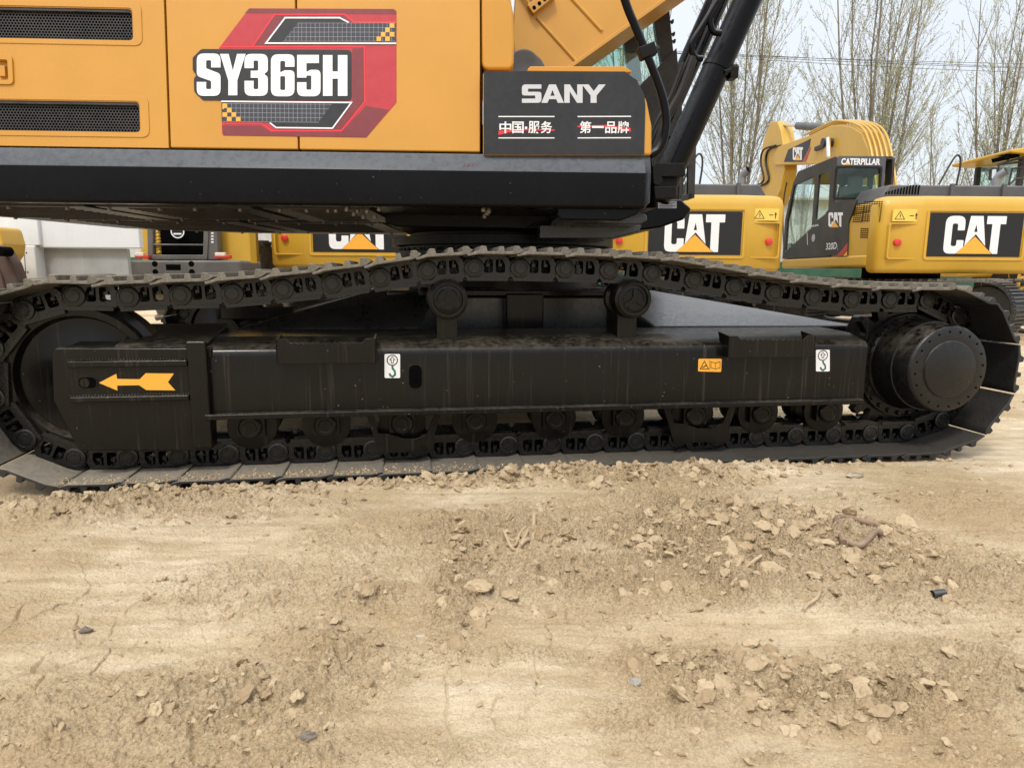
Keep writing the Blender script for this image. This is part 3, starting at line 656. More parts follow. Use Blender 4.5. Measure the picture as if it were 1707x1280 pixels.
        inn = [(cx + (a - cx) * .9, cz + (b - cz) * .86) for a, b in ring]; h.mat(0).plate([ring, inn[::-1]], yg - .004, yg); h.mat(1).flat(inn, yg - .0012); h.mat(0).lathe([(.02, -.003), (.02, 0)], (cx - .012, yg, cz), seg=14); h.build('grease_port', [M['blk'], M['dark']], go)
    # idler wheel
    w = mk(); rr = R1 - .050; c = (C1[0], Y(.325), C1[1]); sg = 1 if near else -1
    w.lathe([(.05, -.12), (.10, -.12), (.10, -.085), (rr - .16, -.060), (rr - .05, -.060), (rr - .036, -.096), (rr - .006, -.096), (rr, -.075), (rr, -.058), (rr + .030, -.045), (rr + .030, .045), (rr, .058), (rr, .075), (.08, .075)], c, seg=72)
    w.build('idler_wheel', M['blk'], EX)
    # track rollers
    for i, (u, v) in enumerate([(418, 712), (543, 708), (670.5, 705), (793, 700), (926, 697), (1042, 694), (1159, 689.5), (1269, 687), (1379.5, 681)]):
        x, z = F1.p(u, v, .17); w = mk(); c = (x, Y(.325), .218)
        rt = .074; q = [(.04, -.13), (rt + .036, -.125), (rt + .036, -.112), (rt, -.100), (rt, -.045), (.10, -.03), (.10, .03), (rt, .045), (rt, .1), (rt + .022, .108), (rt + .022, .125), (.04, .13)]
        w.lathe(q, c, seg=40); ro = w.build('track_roller', M['blk'], EX)
        if near:
            w = mk(); w.box(x - .062, x + .062, .165, .20, c[2] - .045, zb - .005); w.lathe([(.052, -.0), (.052, -.012), (.044, -.020), (.030, -.020), (.028, -.016), (.001, -.016)], (x, .165, c[2]), seg=28); w.lathe([(.004, -.004), (.004, 0)], (x, .15, c[2]), seg=8)
            for dx in (-.052, .052): w.lathe([(.011, -.012), (.011, 0)], (x + dx, .165, c[2] + .05), seg=6)
            w.build('roller_cap', M['blk'], ro, bevel=.003)
    # carrier rollers on posts
    for u, v, vb in ((747, 500, 548), (1057, 499, 547)):
        x, z = F1.p(u, v, .15); w = mk(); w.lathe([(.04, .0), (.07, -.0), (.076, .004), (.090, .012), (.0935, .03), (.0935, .06), (.080, .066), (.078, .15), (.0935, .16), (.0935, .20), (.05, .21)], (x, Y(.15) if near else Y(.36), z), seg=40)
        ro = w.build('carrier_roller', M['blk'], EX)
        if near:
            w = mk(); c = (x, .150, z)
            w.lathe([(.078, -.0), (.078, -.008), (.068, -.008), (.066, -.0)], c, seg=36, caps=False); w.lathe([(.014, -.008), (.014, 0)], c, seg=14)
            for k in range(3):
                a = math.pi / 2 + k * 2.094; e_ = math.cos(a), math.sin(a)
                w.stroke([(x + .012 * e_[0], z + .012 * e_[1]), (x + .055 * e_[0], z + .055 * e_[1])], .014, .1405); w.lathe([(.009, -.007), (.009, 0)], (x + .046 * e_[0], .150, z + .046 * e_[1]), seg=6)
                arc = [(x + .050 * math.cos(a + .35 + t * 1.4 / 8), z + .050 * math.sin(a + .35 + t * 1.4 / 8)) for t in range(9)]; w.tube([(a_[0], .149, a_[1]) for a_ in arc], .004, 6)
            w.build('hub_cover', M['blk'], ro)
            w = mk(); w.box(x - .05, x + .05, .24, .42, zt + .03, z - .02); w.box(x - .012, x + .012, .30, .36, z - .05, z + .02); w.build('roller_post', M['blk'], EX, bevel=.004)
    # rock guards below the rollers
    if near:
        for u in (672, 1163):
            k_ = -1 if u < 1000 else 0
            P = lambda a, b: F1.p(u + a, b - (0 if u < 1000 else 17), .155)
            w = mk(); L = fillet([P(-60, 692), P(-50, 688), P(-41, 722), P(-20, 724), P(0, 731), P(22, 731), P(40, 722), P(52, 690), P(63, 690), P(50, 728), P(50, 752), P(-42, 754), P(-48, 730)], .004)
            w.plate([L], .14, .158); w.build('roller_guard', M['blk'], EX, bevel=.003)
    # sprocket with teeth, final drive housing and cap
    n = 21; r0, r1_ = R2 - .055, R2 + .012; L = []
    for k in range(n):
        a = 2 * math.pi * k / n
        for da, rr in ((-.11, r0), (-.05, r1_), (.05, r1_), (.11, r0)): L.append((C2[0] + rr * math.cos(a + da), C2[1] + rr * math.sin(a + da)))
    w = mk(); w.plate([L], Y(.295), Y(.345)); w.lathe([(R2 - .075, -.03 * sg), (R2 - .075, 0)], (C2[0], Y(.30), C2[1]), seg=48)
    if near:
        for k in range(26): a = 2 * math.pi * k / 26; w.lathe([(.013, -.014), (.013, 0)], (C2[0] + (R2 - .097) * math.cos(a), .270, C2[1] + (R2 - .097) * math.sin(a)), seg=6)
    so_ = w.build('sprocket', M['blk'], EX)
    if near:
        xm_, zm_ = F1.p(1578, 612, .0); RM = .222
        # housing axis = sprocket axis
        w = mk(); c = (C2[0] + .012, 0, C2[1] + .018); w.lathe([(.252, .285), (.252, .265), (.242, .255), (.238, .20), (.232, .12), (.226, .118), (.224, .112), (.222, .02), (.214, .004), (.208, .0), (.145, 0), (.142, -.004), (.142, -.008), (.136, -.011), (.001, -.011)], c, seg=80)
        mo = w.build('drive_housing', M['blkgloss2'], EX)
        w = mk()
        for k in range(20): a = 2 * math.pi * k / 20 + .1; w.lathe([(.0058, -.0014), (.0058, 0)], (C2[0] + .012 + .190 * math.cos(a), 0, C2[1] + .018 + .190 * math.sin(a)), seg=8)
        w.build('cap_bolt', M['dark'], mo); print('motor px check', C2, (xm_, zm_))
    # bracket that holds the final drive, guard behind
    w = mk(); L = F1.pp([(1436, 560), (1452, 528), (1540, 524), (1560, 560), (1560, 650), (1530, 700), (1455, 692), (1436, 660)], .34); pr(w, fillet(L, .03), .35, .50); w.build('drive_bracket', M['blk'], EX, bevel=.006)
    return zt, zb
M['blkgloss2'] = paint('satin_black_paint', (.006, .0058, .0055), .30, .05, .6, spec=.4, speck=.7, bump=.25, dust_sheen_col=(.2, .17, .13), bscale=90)
ZT, ZBF = side_frame(True); side_frame(False)

# ---- centre carbody with four sloped legs
w = MB(F1.M); xc = F1.p(848, 500, 1.6)[0]; xL, xR = F1.p(380, 540, .58)[0], F1.p(1440, 540, .58)[0]
xiL, xiR = F1.p(700, 540, .60)[0], F1.p(1090, 540, .58)[0]; zi = .815; zo = ZT + .055
print('carbody', xc, xL, xiL, xiR, xR)
for Yf in (lambda y: y, lambda y: 3.19 - y):
    for (xo, xi, xt) in ((xL, xiL, xc - .62), (xR, xiR, xc + .62)):
        s = 1 if xo > xc else -1
        # sloping top skin from the frame up to the ring
        tp_ = [(xo, Yf(.585), zo), (xi, Yf(.585), zo), (xt - s * .10, Yf(1.05), zi), (xt + s * .25, Yf(1.25), zi)]; bt = [(a, b, c - .32 if i < 2 else .45) for i, (a, b, c) in enumerate(tp_)]
        w.add(tp_ + bt, [(0, 1, 2, 3), (7, 6, 5, 4), (0, 4, 5, 1), (1, 5, 6, 2), (2, 6, 7, 3), (3, 7, 4, 0)])
w.box(xc - .8, xc + .8, 1.05, 2.14, .42, zi - .004)
CB = w.build('carbody', M['carb'], EX, bevel=.02, seg=3)
w = MB(F1.M); z1_ = F1.p(850, 480, .95)[1]; z0_ = F1.p(850, 497, .95)[1]; w.box(xc - .62, xc + .55, .93, 1.06, z0_, z1_); w.build('front_beam', M['blk'], CB, bevel=.02)
for ux, r_ in ((725, 0), (1040, 0)):
    x_ = F1.p(ux, 540, .9)[0]
w = MB(F1.M); w.box(xc - .12, xc + .1, .9, 1.04, .45, .80); w.build('rotary_manifold', M['blk'], CB, bevel=.01)
w = MB(F2.M); xs, _ = F2.p(838, 400, 1.5); w.lathe([(.62, zi), (.62, 1.0), (.70, 1.0), (.70, 1.045), (.655, 1.05), (.655, 1.075), (.72, 1.08), (.72, 1.13), (.60, 1.14), (.60, 1.24)], (xs, 1.45, 0), ax='z', seg=72)
for k in range(60): a = k * .10472; w.lathe([(.011, 0), (.011, .014)], (xs + .675 * math.cos(a), 1.45 + .675 * math.sin(a), 1.050), ax='z', seg=6)
SR = w.build('slew_ring', M['blkpart'], EX)
# ================================================================== UPPER BODY
zs0 = F2.p(850, 346, 0)[1]; zs1 = F2.p(850, 286, 0)[1]; XR = F2.p(1087, 300, 0)[0]; XLm = -3.1
w = MB(F2.M)
sec = fillet([(.0, zs0, .02), (0, zs1, .012), (.048, ZB - .002, .01), (.5, ZB - .002), (.5, zs0 + .05), (.06, zs0, .02)], .01, 5)
w.prismx(sec, XLm, XR - .03)
sec2 = [(.02 + (a - .02) * .93 + .012, zs0 + .03 + (b - zs0 - .03) * .9) for a, b in sec]
w.prismx(sec, XR - .03, XR, [(max(a, .02) + .006, b if b > zs0 + .05 else zs0 + .03) for a, b in sec])
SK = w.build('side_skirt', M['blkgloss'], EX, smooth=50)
d = MB(F3.M)
# engraved lifting mark on the skirt: a small faded red stencil
d = MB(F2.M); q = F2.p(779, 276, .0)
c_ = F2.p(779, 276, .024)
for k in range(3): d.stroke([(c_[0] - .018 + k * .018, c_[1] - .008), (c_[0] - .006 + k * .018, c_[1] + .008)], .003, .010)
d.build('stencil_mark', M['dred'], SK)
# lower belly: underside plates sloping up to the far side
zf = F2.p(640, 391, 2.75)[1]; zfl = F2.p(20, 371, 2.75)[1]; xa, xb = XLm, F2.p(1075, 350, .3)[0]
w = MB(F2.M)
def uz(x, y):   # underside height
    k = min(1, max(0, (x - F2.p(420, 388, 2.75)[0]) / (XLm * 1.9 - F2.p(420, 388, 2.75)[0])))
    zfar = zf + (zfl - zf) * k * 1.6
    return zs0 + .01 + (zfar - zs0 - .01) * (y - .06) / 2.7
xg = [xa + (xb - xa) * k / 24 for k in range(25)]; yg_ = [.06, .5, 1.0, 1.6, 2.2, 2.75]
vs = [(x, y, uz(x, y)) for y in yg_ for x in xg]; nx = len(xg)
w.add(vs, [(j * nx + i, j * nx + i + 1, (j + 1) * nx + i + 1, (j + 1) * nx + i) for j in range(5) for i in range(nx - 1)])
w.add([(x, max(y, .3), 1.62) for y in yg_ for x in xg], [(j * nx + i, j * nx + i + 1, (j + 1) * nx + i + 1, (j + 1) * nx + i) for j in range(5) for i in range(nx - 1)])
w.add([(xa, .06, uz(xa, .06)), (xa, 2.75, uz(xa, 2.75)), (xa, 2.75, 1.62), (xa, .3, 1.62)], [(0, 1, 2, 3)]); w.add([(xb, .06, uz(xb, .06)), (xb, 2.75, uz(xb, 2.75)), (xb, 2.75, 1.62), (xb, .3, 1.62)], [(0, 1, 2, 3)])
w.add([(xa, 2.75, uz(xa, 2.75)), (xb, 2.75, uz(xb, 2.75)), (xb, 2.75, 1.62), (xa, 2.75, 1.62)], [(0, 1, 2, 3)])
FL = w.build('slew_platform', M['under'], EX)
for i, (x0, x1, y0, y1) in enumerate([(-2.9, -1.95, .12, 1.0), (-1.9, -1.2, .12, .9), (-1.15, -.66, .12, 1.0), (-2.7, -1.6, 1.1, 2.3), (-1.55, -.75, 1.1, 2.2)]):
    w = MB(F2.M); P4 = [(x0, y0), (x1, y0), (x1, y1), (x0, y1)]
    t_ = [(a, b, uz(a, b) - .016) for a, b in P4] + [(a, b, uz(a, b) + .01) for a, b in P4]
    w.add(t_, [(0, 1, 2, 3), (7, 6, 5, 4), (0, 4, 5, 1), (1, 5, 6, 2), (2, 6, 7, 3), (3, 7, 4, 0)])
    for k in range(12): yy = y0 + .06 + (y1 - y0 - .1) * k / 12; a_, b_ = (x0 + .12, yy), (x1 - .12, yy + .04 * math.sin(i * 2 + k * .2)); w.tube([(a_[0], a_[1], uz(*a_) - .018), (b_[0], b_[1], uz(*b_) - .018)], .004, 4)
    w.mat(1)
    for k in range(4):
        for b in (y0 + .035, y1 - .035): a_ = x0 + .06 + (x1 - x0 - .14) * k / 3 + random.uniform(-.03, .03); w.lathe([(.010, -.012), (.010, 0)], (a_, b, uz(a_, b) - .016), ax='z', seg=6)
    w.build('belly_plate', [M['under'], M['bolt']], FL)
w = MB(F2.M)
for (u, v) in ((560, 351), (590, 357), (612, 352), (606, 362), (625, 362), (578, 349), (632, 349), (806, 350), (812, 356), (808, 361), (815, 353)):
    x, z = F2.p(u, v, .10 + .02 * (v - 349)); w.lathe([(.008, -.01), (.011, -.004), (.009, .012)], (x, .10 + .02 * (v - 349), z), ax='z', seg=6)
w.build('nipple_bank', M['bolt'], FL)
w = MB(F2.M); a_ = F2.p(640, 349, .5); b_ = F2.p(1030, 372, .5); xs_ = xs
w.prism(F2.pp([(640, 349), (1035, 350), (1028, 374), (950, 384), (660, 378), (642, 372)], .62), .62, 2.2); w.build('centre_frame', M['blkpart'], EX, bevel=.01)
w = MB(F2.M); L = smoothpath([(*F2.p(880, 380, .55), 0), (*F2.p(900, 372, .55), 0), (*F2.p(935, 376, .55), 0), (*F2.p(975, 372, .55), 0), (*F2.p(1010, 379, .55), 0)], 5); w.tube([(p[0], .58, p[1]) for p in L], .008, 6); w.build('hose', M['rubber'], EX)
# rear counterweight and hood, continuing out of the picture
w = MB(F2.M); xk = -2.77
pl = lambda ins: [(-3.55 + ins * .5, .55), (-3.45 + ins, .12 + ins), (xk, .10 + ins * .3), (xk, 2.72 - ins * .3), (-3.45 + ins, 2.65 - ins), (-3.55 + ins * .5, 2.2)]
w.loft([[(a, b, z) for a, b in fillet(pl(i), .12, 4)] for z, i in ((1.47, .05), (1.52, 0), (2.35, 0), (2.45, .06))]); w.build('counterweight', M['yel'], EX)
zh = F3.p(600, -160, 0)[1] + ZB
w = MB(F2.M); w.prismx([(.10, ZB), (.22, zh - .02), (.45, zh + .14), (2.3, zh + .14), (2.5, zh), (2.7, ZB)], -2.76, F2.p(800, 100, .1)[0]); HB = w.build('engine_house', M['dark'], EX, bevel=.02)
w = MB(F2.M); w.prismx([(.20, zh - .03), (.46, zh + .15), (2.3, zh + .15), (2.5, zh + .0), (2.5, zh + .012), (2.3, zh + .165), (.45, zh + .165), (.18, zh - .03)], -2.76, F2.p(800, 100, .1)[0]); w.build('hood', M['yel'], EX, bevel=.004)

# ---- side doors on the leaning plane F3
ztop = F3.p(600, -160, 0)[1]
def vx(u, v): return F3.p(u, v, 0)[0]
zb3 = .006
x_l = -2.75; s1a, s1b = (vx(271, 0) + vx(283, 250)) / 2, (vx(274, 0) + vx(286.5, 250)) / 2
s2a, s2b = (vx(491, 8) + vx(497.5, 250)) / 2, (vx(493.5, 8) + vx(500.5, 250)) / 2
s3 = (vx(800, 0) + vx(800.5, 255)) / 2
def hexmesh(mb, x0, x1, z0, z1, y, pitch=.0135, hole=.40):
    rowh = pitch * .866; j = 0; z = z0
    while z < z1 + rowh:
        x = x0 + (pitch / 2 if j % 2 else 0)
        while x < x1 + pitch:
            vs = [(x + pitch * .5774 * math.cos(k * 1.0472 + .5236), y, z + pitch * .5774 * math.sin(k * 1.0472 + .5236)) for k in range(6)] + [(x + pitch * hole * math.cos(k * 1.0472 + .5236), y, z + pitch * hole * math.sin(k * 1.0472 + .5236)) for k in range(6)]
            mb.add([(min(max(a, x0), x1), b, min(max(c, z0), z1)) for a, b, c in vs], [(k, (k + 1) % 6, 6 + (k + 1) % 6, 6 + k) for k in range(6)])
            x += pitch
        z += rowh; j += 1
def rect(a, b): return [(a[0], a[1]), (b[0], a[1]), (b[0], b[1]), (a[0], b[1])]
v1 = F3.p(222, 68, 0), F3.p(222, 16, 0); v2 = F3.p(234, 221, 0), F3.p(234, 171, 0); xl = -2.6
V = [[(xl, v1[0][1]), (v1[0][0], v1[1][1])], [(xl, v2[0][1]), (v2[0][0], v2[1][1])]]
V3 = [(xl, F3.p(100, -100, 0)[1]), (v1[0][0] - .01, F3.p(100, -150, 0)[1])]; V.append(V3)
hn = [F3.p(-30, 134, 0), F3.p(14, 101, 0)]
w = MB(F3.M); holes = [fillet(rect(a, b), .018)[::-1] for a, b in V] + [fillet(rect(*hn), .008)[::-1]]
w.plate([rect((x_l, zb3), (s1a, ztop))] + holes, 0, .035)
D1 = w.build('engine_door', M['yel'], EX)
for a, b in V:
    w = MB(F3.M); o = fillet(rect((a[0] - .035, a[1] - .022), (b[0] + .04, b[1] + .026)), .035, 6); i_ = fillet(rect((a[0] - .004, a[1] - .004), (b[0] + .004, b[1] + .004)), .02, 6)
    o2 = [(p[0] * .998 + (a[0] + b[0]) / 2 * .002, p[1]) for p in o]
    w.plate([o, i_[::-1]], -.0035, -.0002); w.build('vent_surround', M['yel'], D1, bevel=.003, seg=3)
    w = MB(F3.M); hexmesh(w, a[0], b[0], a[1], b[1], .018); vg = w.build('vent_grille', M['cabblk'], D1, smooth=0)
    w = MB(F3.M); w.plate([fillet(rect(a, b), .018), fillet(rect((a[0] + .004, a[1] + .004), (b[0] - .004, b[1] - .012)), .016)[::-1]], .004, .03); w.build('grille_rim', M['cabblk'], vg)
w = MB(F3.M); w.plate([fillet(rect((hn[0][0] - .02, hn[0][1] - .018), (hn[1][0] + .02, hn[1][1] + .02)), .02), fillet(rect(*hn), .008)[::-1]], -.008, -.0003); w.box(hn[0][0], hn[1][0], .02, .03, hn[0][1], hn[1][1]); w.box(hn[1][0] - .05, hn[1][0] - .02, .004, .02, hn[0][1] + .02, hn[1][1] - .02); w.build('door_latch', M['yel'], D1, bevel=.003)
def slab(name, x0, x1):
    w = MB(F3.M); w.box(x0, x1, 0, .035, zb3 + .002, ztop); return w.build(name, M['yel'], EX, bevel=.005, seg=3)
D2 = slab('engine_door', s1b, s2a); D3 = slab('engine_door', s2b, s3)
# ---- model number decal: outlines read off the photograph, printed film on the two doors
Z = lambda pts, y=0: F3.pp([(300 + a / 3.048, b / 3.048) for a, b in pts], y)
d = MB(F3.M); L = [-.0015 - .0005 * k for k in range(12)]
d.mat(0).plate([fillet(Z([(352, 45), (1085, 48), (1100, 58), (1100, 522), (947, 700), (222, 690), (214, 680), (212, 515), (200, 245)]), .004)], L[0], .001)
d.mat(1).flat(Z([(214, 640), (415, 640), (465, 672), (822, 672), (945, 540), (1060, 560), (947, 699), (222, 689)]), L[1]); d.flat(Z([(352, 46), (1085, 49), (1099, 60), (1099, 76), (330, 70)]), L[1]); d.flat(Z([(480, 82), (835, 82), (878, 118), (1098, 118), (1098, 232), (378, 232)]), L[1]); d.flat(Z([(876, 250), (932, 246), (936, 515), (820, 658), (640, 660), (876, 515)]), L[1])
d.mat(2).stroke(Z([(372, 236), (482, 76), (838, 76), (882, 114), (1098, 116)]), .0055, L[2]); d.stroke(Z([(205, 241), (938, 241), (940, 520), (820, 667), (465, 667), (415, 629), (216, 629)]), .0055, L[2])
d.mat(3).flat(fillet(Z([(110, 252), (873, 257), (873, 515), (118, 512), (74, 470), (72, 400), (86, 386), (66, 360), (66, 295)]), .02, 5), L[3])
d.mat(3).flat(Z([(535, 94), (812, 94), (857, 117), (600, 120), (522, 213), (438, 222)]), L[3]); d.flat(Z([(212, 520), (870, 524), (776, 654), (488, 650), (456, 624), (214, 620)]), L[3])
d.mat(4).flat(Z([(600, 120), (1098, 120), (1098, 214), (522, 214)]), L[4]); d.flat(Z([(216, 526), (772, 534), (706, 626), (216, 620)]), L[4])
d.mat(5)
for k in range(21):
    x = 620 + k * 22.8; xb_ = max(x, 0); yb_ = 214 if x > 600 else 214
    d.stroke(Z([(x, 121), (x, 213)]), .0013, L[5])
for k in range(4): x = 602 - k * 21 ; d.stroke(Z([(x, 121 + (k) * 25), (x, 213)]), .0013, L[5])
for k in range(5): yy = 121 + k * 23; d.stroke(Z([(600 - (yy - 120) * .83, yy), (1096, yy)]), .0013, L[5])
for k in range(23):
    x = 242 + k * 22.3; lim = 620 if x < 708 else 620 - (x - 706) * 1.35
    d.stroke(Z([(x, 528), (x, lim)]), .0013, L[5])
for k in range(5): yy = 529 + k * 22.8; d.stroke(Z([(218, yy), (770 - (yy - 533) * .72, yy + 4)]), .0013, L[5])
d.mat(6)
d.stroke(Z([(858, 118), (812, 94), (536, 94), (438, 223), (1099, 224)]), .0065, L[6]); d.stroke(Z([(212, 518), (872, 524), (776, 654), (490, 651), (458, 626)]), .0060, L[6])
d.mat(7)
sq = lambda a, b, c_, e_: d.flat(Z([(a, b), (c_, b), (c_, e_), (a, e_)]), L[7])
for q_ in ((1066, 123, 1090, 145), (1044, 145, 1067, 168), (1066, 168, 1090, 190), (1022, 168, 1045, 190), (1000, 190, 1023, 213), (1044, 190, 1067, 213), (218, 529, 241, 551), (241, 551, 264, 574), (218, 574, 241, 596), (264, 574, 287, 596), (241, 596, 264, 618), (287, 597, 310, 619), (218, 551, 226, 558)): sq(*q_)
d.mat(8)
for k_, x0, x1, y0, y1 in (('S', 88, 211, 276, 491), ('Y', 206, 334, 278, 488), ('3', 330, 455, 278, 491), ('6', 464, 586, 280, 493), ('5', 597, 718, 283, 493), ('H', 728, 852, 284, 491)):
    wd = .64 if k_ == 'Y' else .59
    f_ = lambda a, b: Z([(x0 + (a + (.02 if k_ == 'Y' else 0)) / wd * (x1 - x0), y1 - b * (y1 - y0))])[0]
    d.plate([[f_(*q) for q in fillet(Lp, 0)] for Lp in GL[k_]], L[8], L[8])
d.build('model_decal', [M['red'], M['dred'], M['lred'], M['decal'], M['ngrid'], M['grid'], M['white'], M['orange'], M['white']], D3, smooth=0)

# ---- front tool box with the maker's decal
y_t = .03
w = MB(F2.M); w.prism(fillet(F2.pp([(805, 119), (1040, 119), (1066, 138), (1079, 170), (1087, 210), (1087, 259), (805, 259)], y_t), .015), y_t, .75); TBX = w.build('tool_box', M['yel'], EX, bevel=.012, seg=3)
w = MB(F2.M); w.prism(fillet(F2.pp([(877, 119), (884, 111), (1040, 111), (1058, 121)], y_t + .05), .01), y_t + .05, .7); w.build('box_lid', M['yel'], TBX, bevel=.01, seg=3)
w = MB(F2.M); T3 = lambda pts, y: F2.pp([(780 + a / 3.2, b / 3.2) for a, b in pts], y)
w.plate([fillet(T3([(84, 382), (835, 384), (900, 430), (940, 505), (946, 560), (940, 828), (84, 826)], y_t), .006)], y_t - .0035, y_t - .0008); DC = w.build('charcoal_panel', M['decal'], TBX)
d = MB(F2.M); y0_ = y_t - .0045
for k_, x0, x1 in (('wS', 288, 392), ('wA', 392, 512), ('wN', 514, 612), ('wY', 608, 735)):
    wd = {'wS': 1.02, 'wA': 1.18, 'wN': .98, 'wY': 1.26}[k_]; f_ = lambda a, b: T3([(x0 + (a + (.02 if k_ == 'wY' else 0)) / wd * (x1 - x0), 550 - b * 98)], y0_)[0]
    d.plate([[f_(*q) for q in fillet(Lp, 0)] for Lp in GL[k_]], y0_, y0_)
d.build('maker_lettering', M['silver'], DC, smooth=0)
d = MB(F2.M); d.mat(0)
for a, b in ((163, 462), (585, 870)):
    for yy in (623, 737): d.stroke(T3([(a, yy), (b, yy - (1 if a > 500 else 0))], y0_), .0045, y0_)
d.mat(1); d.flat(T3([(163, 722), (200, 696), (300, 688), (462, 692), (462, 699), (300, 696), (195, 712)], y0_), y0_); d.flat(T3([(585, 672), (740, 668), (868, 684), (868, 704), (740, 680), (585, 680)], y0_), y0_); d.flat(T3([(163, 722), (163, 700), (215, 695), (215, 708)], y0_), y0_ - .0002)
d.mat(2)
for ch, x0, x1, a0, a1 in (('中', 168, 232, 650, 712), ('国', 236, 298, 650, 712), ('·', 303, 317, 676, 690), ('服', 322, 384, 648, 712), ('务', 388, 450, 648, 712), ('第', 596, 658, 648, 712), ('一', 662, 725, 674, 684), ('品', 732, 794, 650, 712), ('牌', 798, 860, 648, 712)):
    text_mesh(d, ch, F2, 780 + x0 / 3.2, a0 / 3.2, 780 + x1 / 3.2, a1 / 3.2, y0_ - .0008, .016)
d.build('slogan_lettering', [M['white'], M['lred'], M['white']], DC, smooth=0)

# ---- rounded yellow column beside the boom, pivot cover
w = MB(F2.M); pr_ = F2.pp([(803, -190), (803, 115), (856, 115), (858, 70), (856, 20), (846, -30), (830, -100), (822, -190)], .08); w.prism(fillet(pr_, .03), .09, .75); w.build('tank_column', M['yel'], EX, bevel=.028, seg=4)
w = MB(F2.M); w.prism(fillet(F2.pp([(858, 130), (858, 84), (884, 84), (902, 98), (911, 115), (911, 130)], .8), .05), .8, 1.0); c_ = F2.p(873, 112, .8); w.lathe([(.09, 0), (.09, -.015), (.075, -.015), (.04, -.004), (.001, -.004)], (c_[0], .8, c_[1]), seg=32)
w.build('pivot_cover', M['hood'], EX, bevel=.012)

# ---- boom: box section climbing to the right, with lower flange, weld seams and a hose block
yb0, yb1 = 1.15, 1.50
bp = lambda pts: F2.pp(pts, yb0)
w = MB(F2.M); B0, B1 = Vector(bp([(955, 106)])[0]), Vector(bp([(1098, 4)])[0]); dr = (B1 - B0).normalized(); up_ = Vector((-dr.y, dr.x))
foot = Vector(bp([(872, 96)])[0]); far = B0 + dr * 3.4
prof = [B0, far, far + up_ * .75, B0 + dr * 1.6 + up_ * .95, B0 + dr * .1 + up_ * .78, foot + Vector((-.03, .62)), foot + Vector((-.06, .15)), foot + Vector((-.03, -.28)), foot + Vector((.25, -.30))]
w.prism(fillet([tuple(p) for p in prof], .06), yb0, yb1); BM = w.build('boom', M['yelboom'], EX, bevel=.006)
w = MB(F2.M); fl = [B0 - dr * .25 - up_ * .0, far, far - up_ * .022, B0 - dr * .25 - up_ * .022]; w.prism([tuple(p) for p in fl], yb0 - .03, yb1 + .03); w.build('lower_flange', M['yelboom'], BM, bevel=.003)
for (a, b) in (((895, 30), (965, 108)), ((948, -8), (1003, 52))):
    w = MB(F2.M); P0, P1 = Vector(bp([a])[0]), Vector(bp([b])[0]); w.tube([(P0.x, yb0, P0.y), (P1.x, yb0, P1.y)], .012, 8); w.build('weld_seam', M['yelboom'], BM)
w = MB(F2.M); P0, P1 = Vector(bp([(886, 25)])[0]), Vector(bp([(922, -4)])[0]); dd = (P1 - P0); nn = Vector((-dd.y, dd.x)).normalized() * .045
w.prism([tuple(p) for p in (P0 - nn * .3, P1 - nn * .3, P1 + nn, P0 + nn)], yb0 - .05, yb0)
HK = w.build('hose_block', M['yelboom'], BM, bevel=.004)
w = MB(F2.M)
for k in range(4): q = P0 + dd * (.14 + .24 * k) + nn * .2; w.lathe([(.011, -.053), (.011, -.049)], (q.x, yb0, q.y), seg=10)
w.build('bolt_hole', M['dark'], HK)
w = MB(F2.M)
for k in range(3): q = P0 + dd * (.1 + .3 * k) + nn; r2_ = q + Vector((-.12 - .04 * k, .16)); w.tube([(q.x, yb0 - .03, q.y), (r2_.x, yb0 - .03, r2_.y), (r2_.x - .05, yb0 - .03, r2_.y + .3)], .009, 6)
w.build('lube_pipe', M['yelboom'], BM)

# ---- boom cylinders
for yc, nm in ((.92, 1), (1.98, 0)):
    A, Bq = Vector(F2.p(1128, 262, .92)), Vector(F2.p(1246, 0, .92)); dz = (Bq - A).normalized(); rr = .078
    P = lambda t, o=0, yy=0: (A.x + dz.x * t + dz.y * o, yc + yy, A.y + dz.y * t - dz.x * o)
    w = MB(F2.M); w.tube([P(-.18), P(2.3)], rr, 40); w.tube([P(.52), P(.545)], rr + .006, 40); w.tube([P(-.26), P(-.2)], rr * .9, 24)
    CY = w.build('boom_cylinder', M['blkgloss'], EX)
    w = MB(F2.M); w.tube([P(2.3), P(2.33)], rr + .02, 40); w.tube([P(2.33), P(3.1)], .05, 24); w.build('cylinder_rod', M['chrome'], CY)
    if nm:
        w = MB(F2.M); w.tube([P(.50, .03, -.06), P(.57, .10, -.02)], .022, 8)
        w.box(P(.53, .09)[0] - .02, P(.53, .09)[0] + .025, yc - .06, yc + .02, P(.53, .09)[2] - .03, P(.53, .09)[2] + .03); w.build('pipe_clamp', M['blkpart'], CY, bevel=.004)
        w = MB(F2.M)
        for o_, r_ in ((-.13, .020), (-.165, .014)): w.tube([P(-.1, o_, .0), P(2.2, o_, 0)], r_, 12)
        for (u0, v0, u1, v1, u2, v2) in ((1158, 104, 1150, 78, 1196, 0), (1188, 62, 1180, 38, 1200, 0)):
            pts = [(*F2.p(u0 + 8, v0, .86), 0), (*F2.p(u0 - 3, v0 - 5, .84), 0), (*F2.p(u1, v1, .84), 0), (*F2.p((u1 + u2) / 2, (v1 + v2) / 2, .84), 0), (*F2.p(u2, v2, .84), 0), (*F2.p(u2 + 40, v2 - 75, .84), 0)]
            w.tube([(p[0], .80, p[1]) for p in smoothpath(pts, 6)], .017, 12)
        w.build('cylinder_pipe', M['blkgloss'], CY)

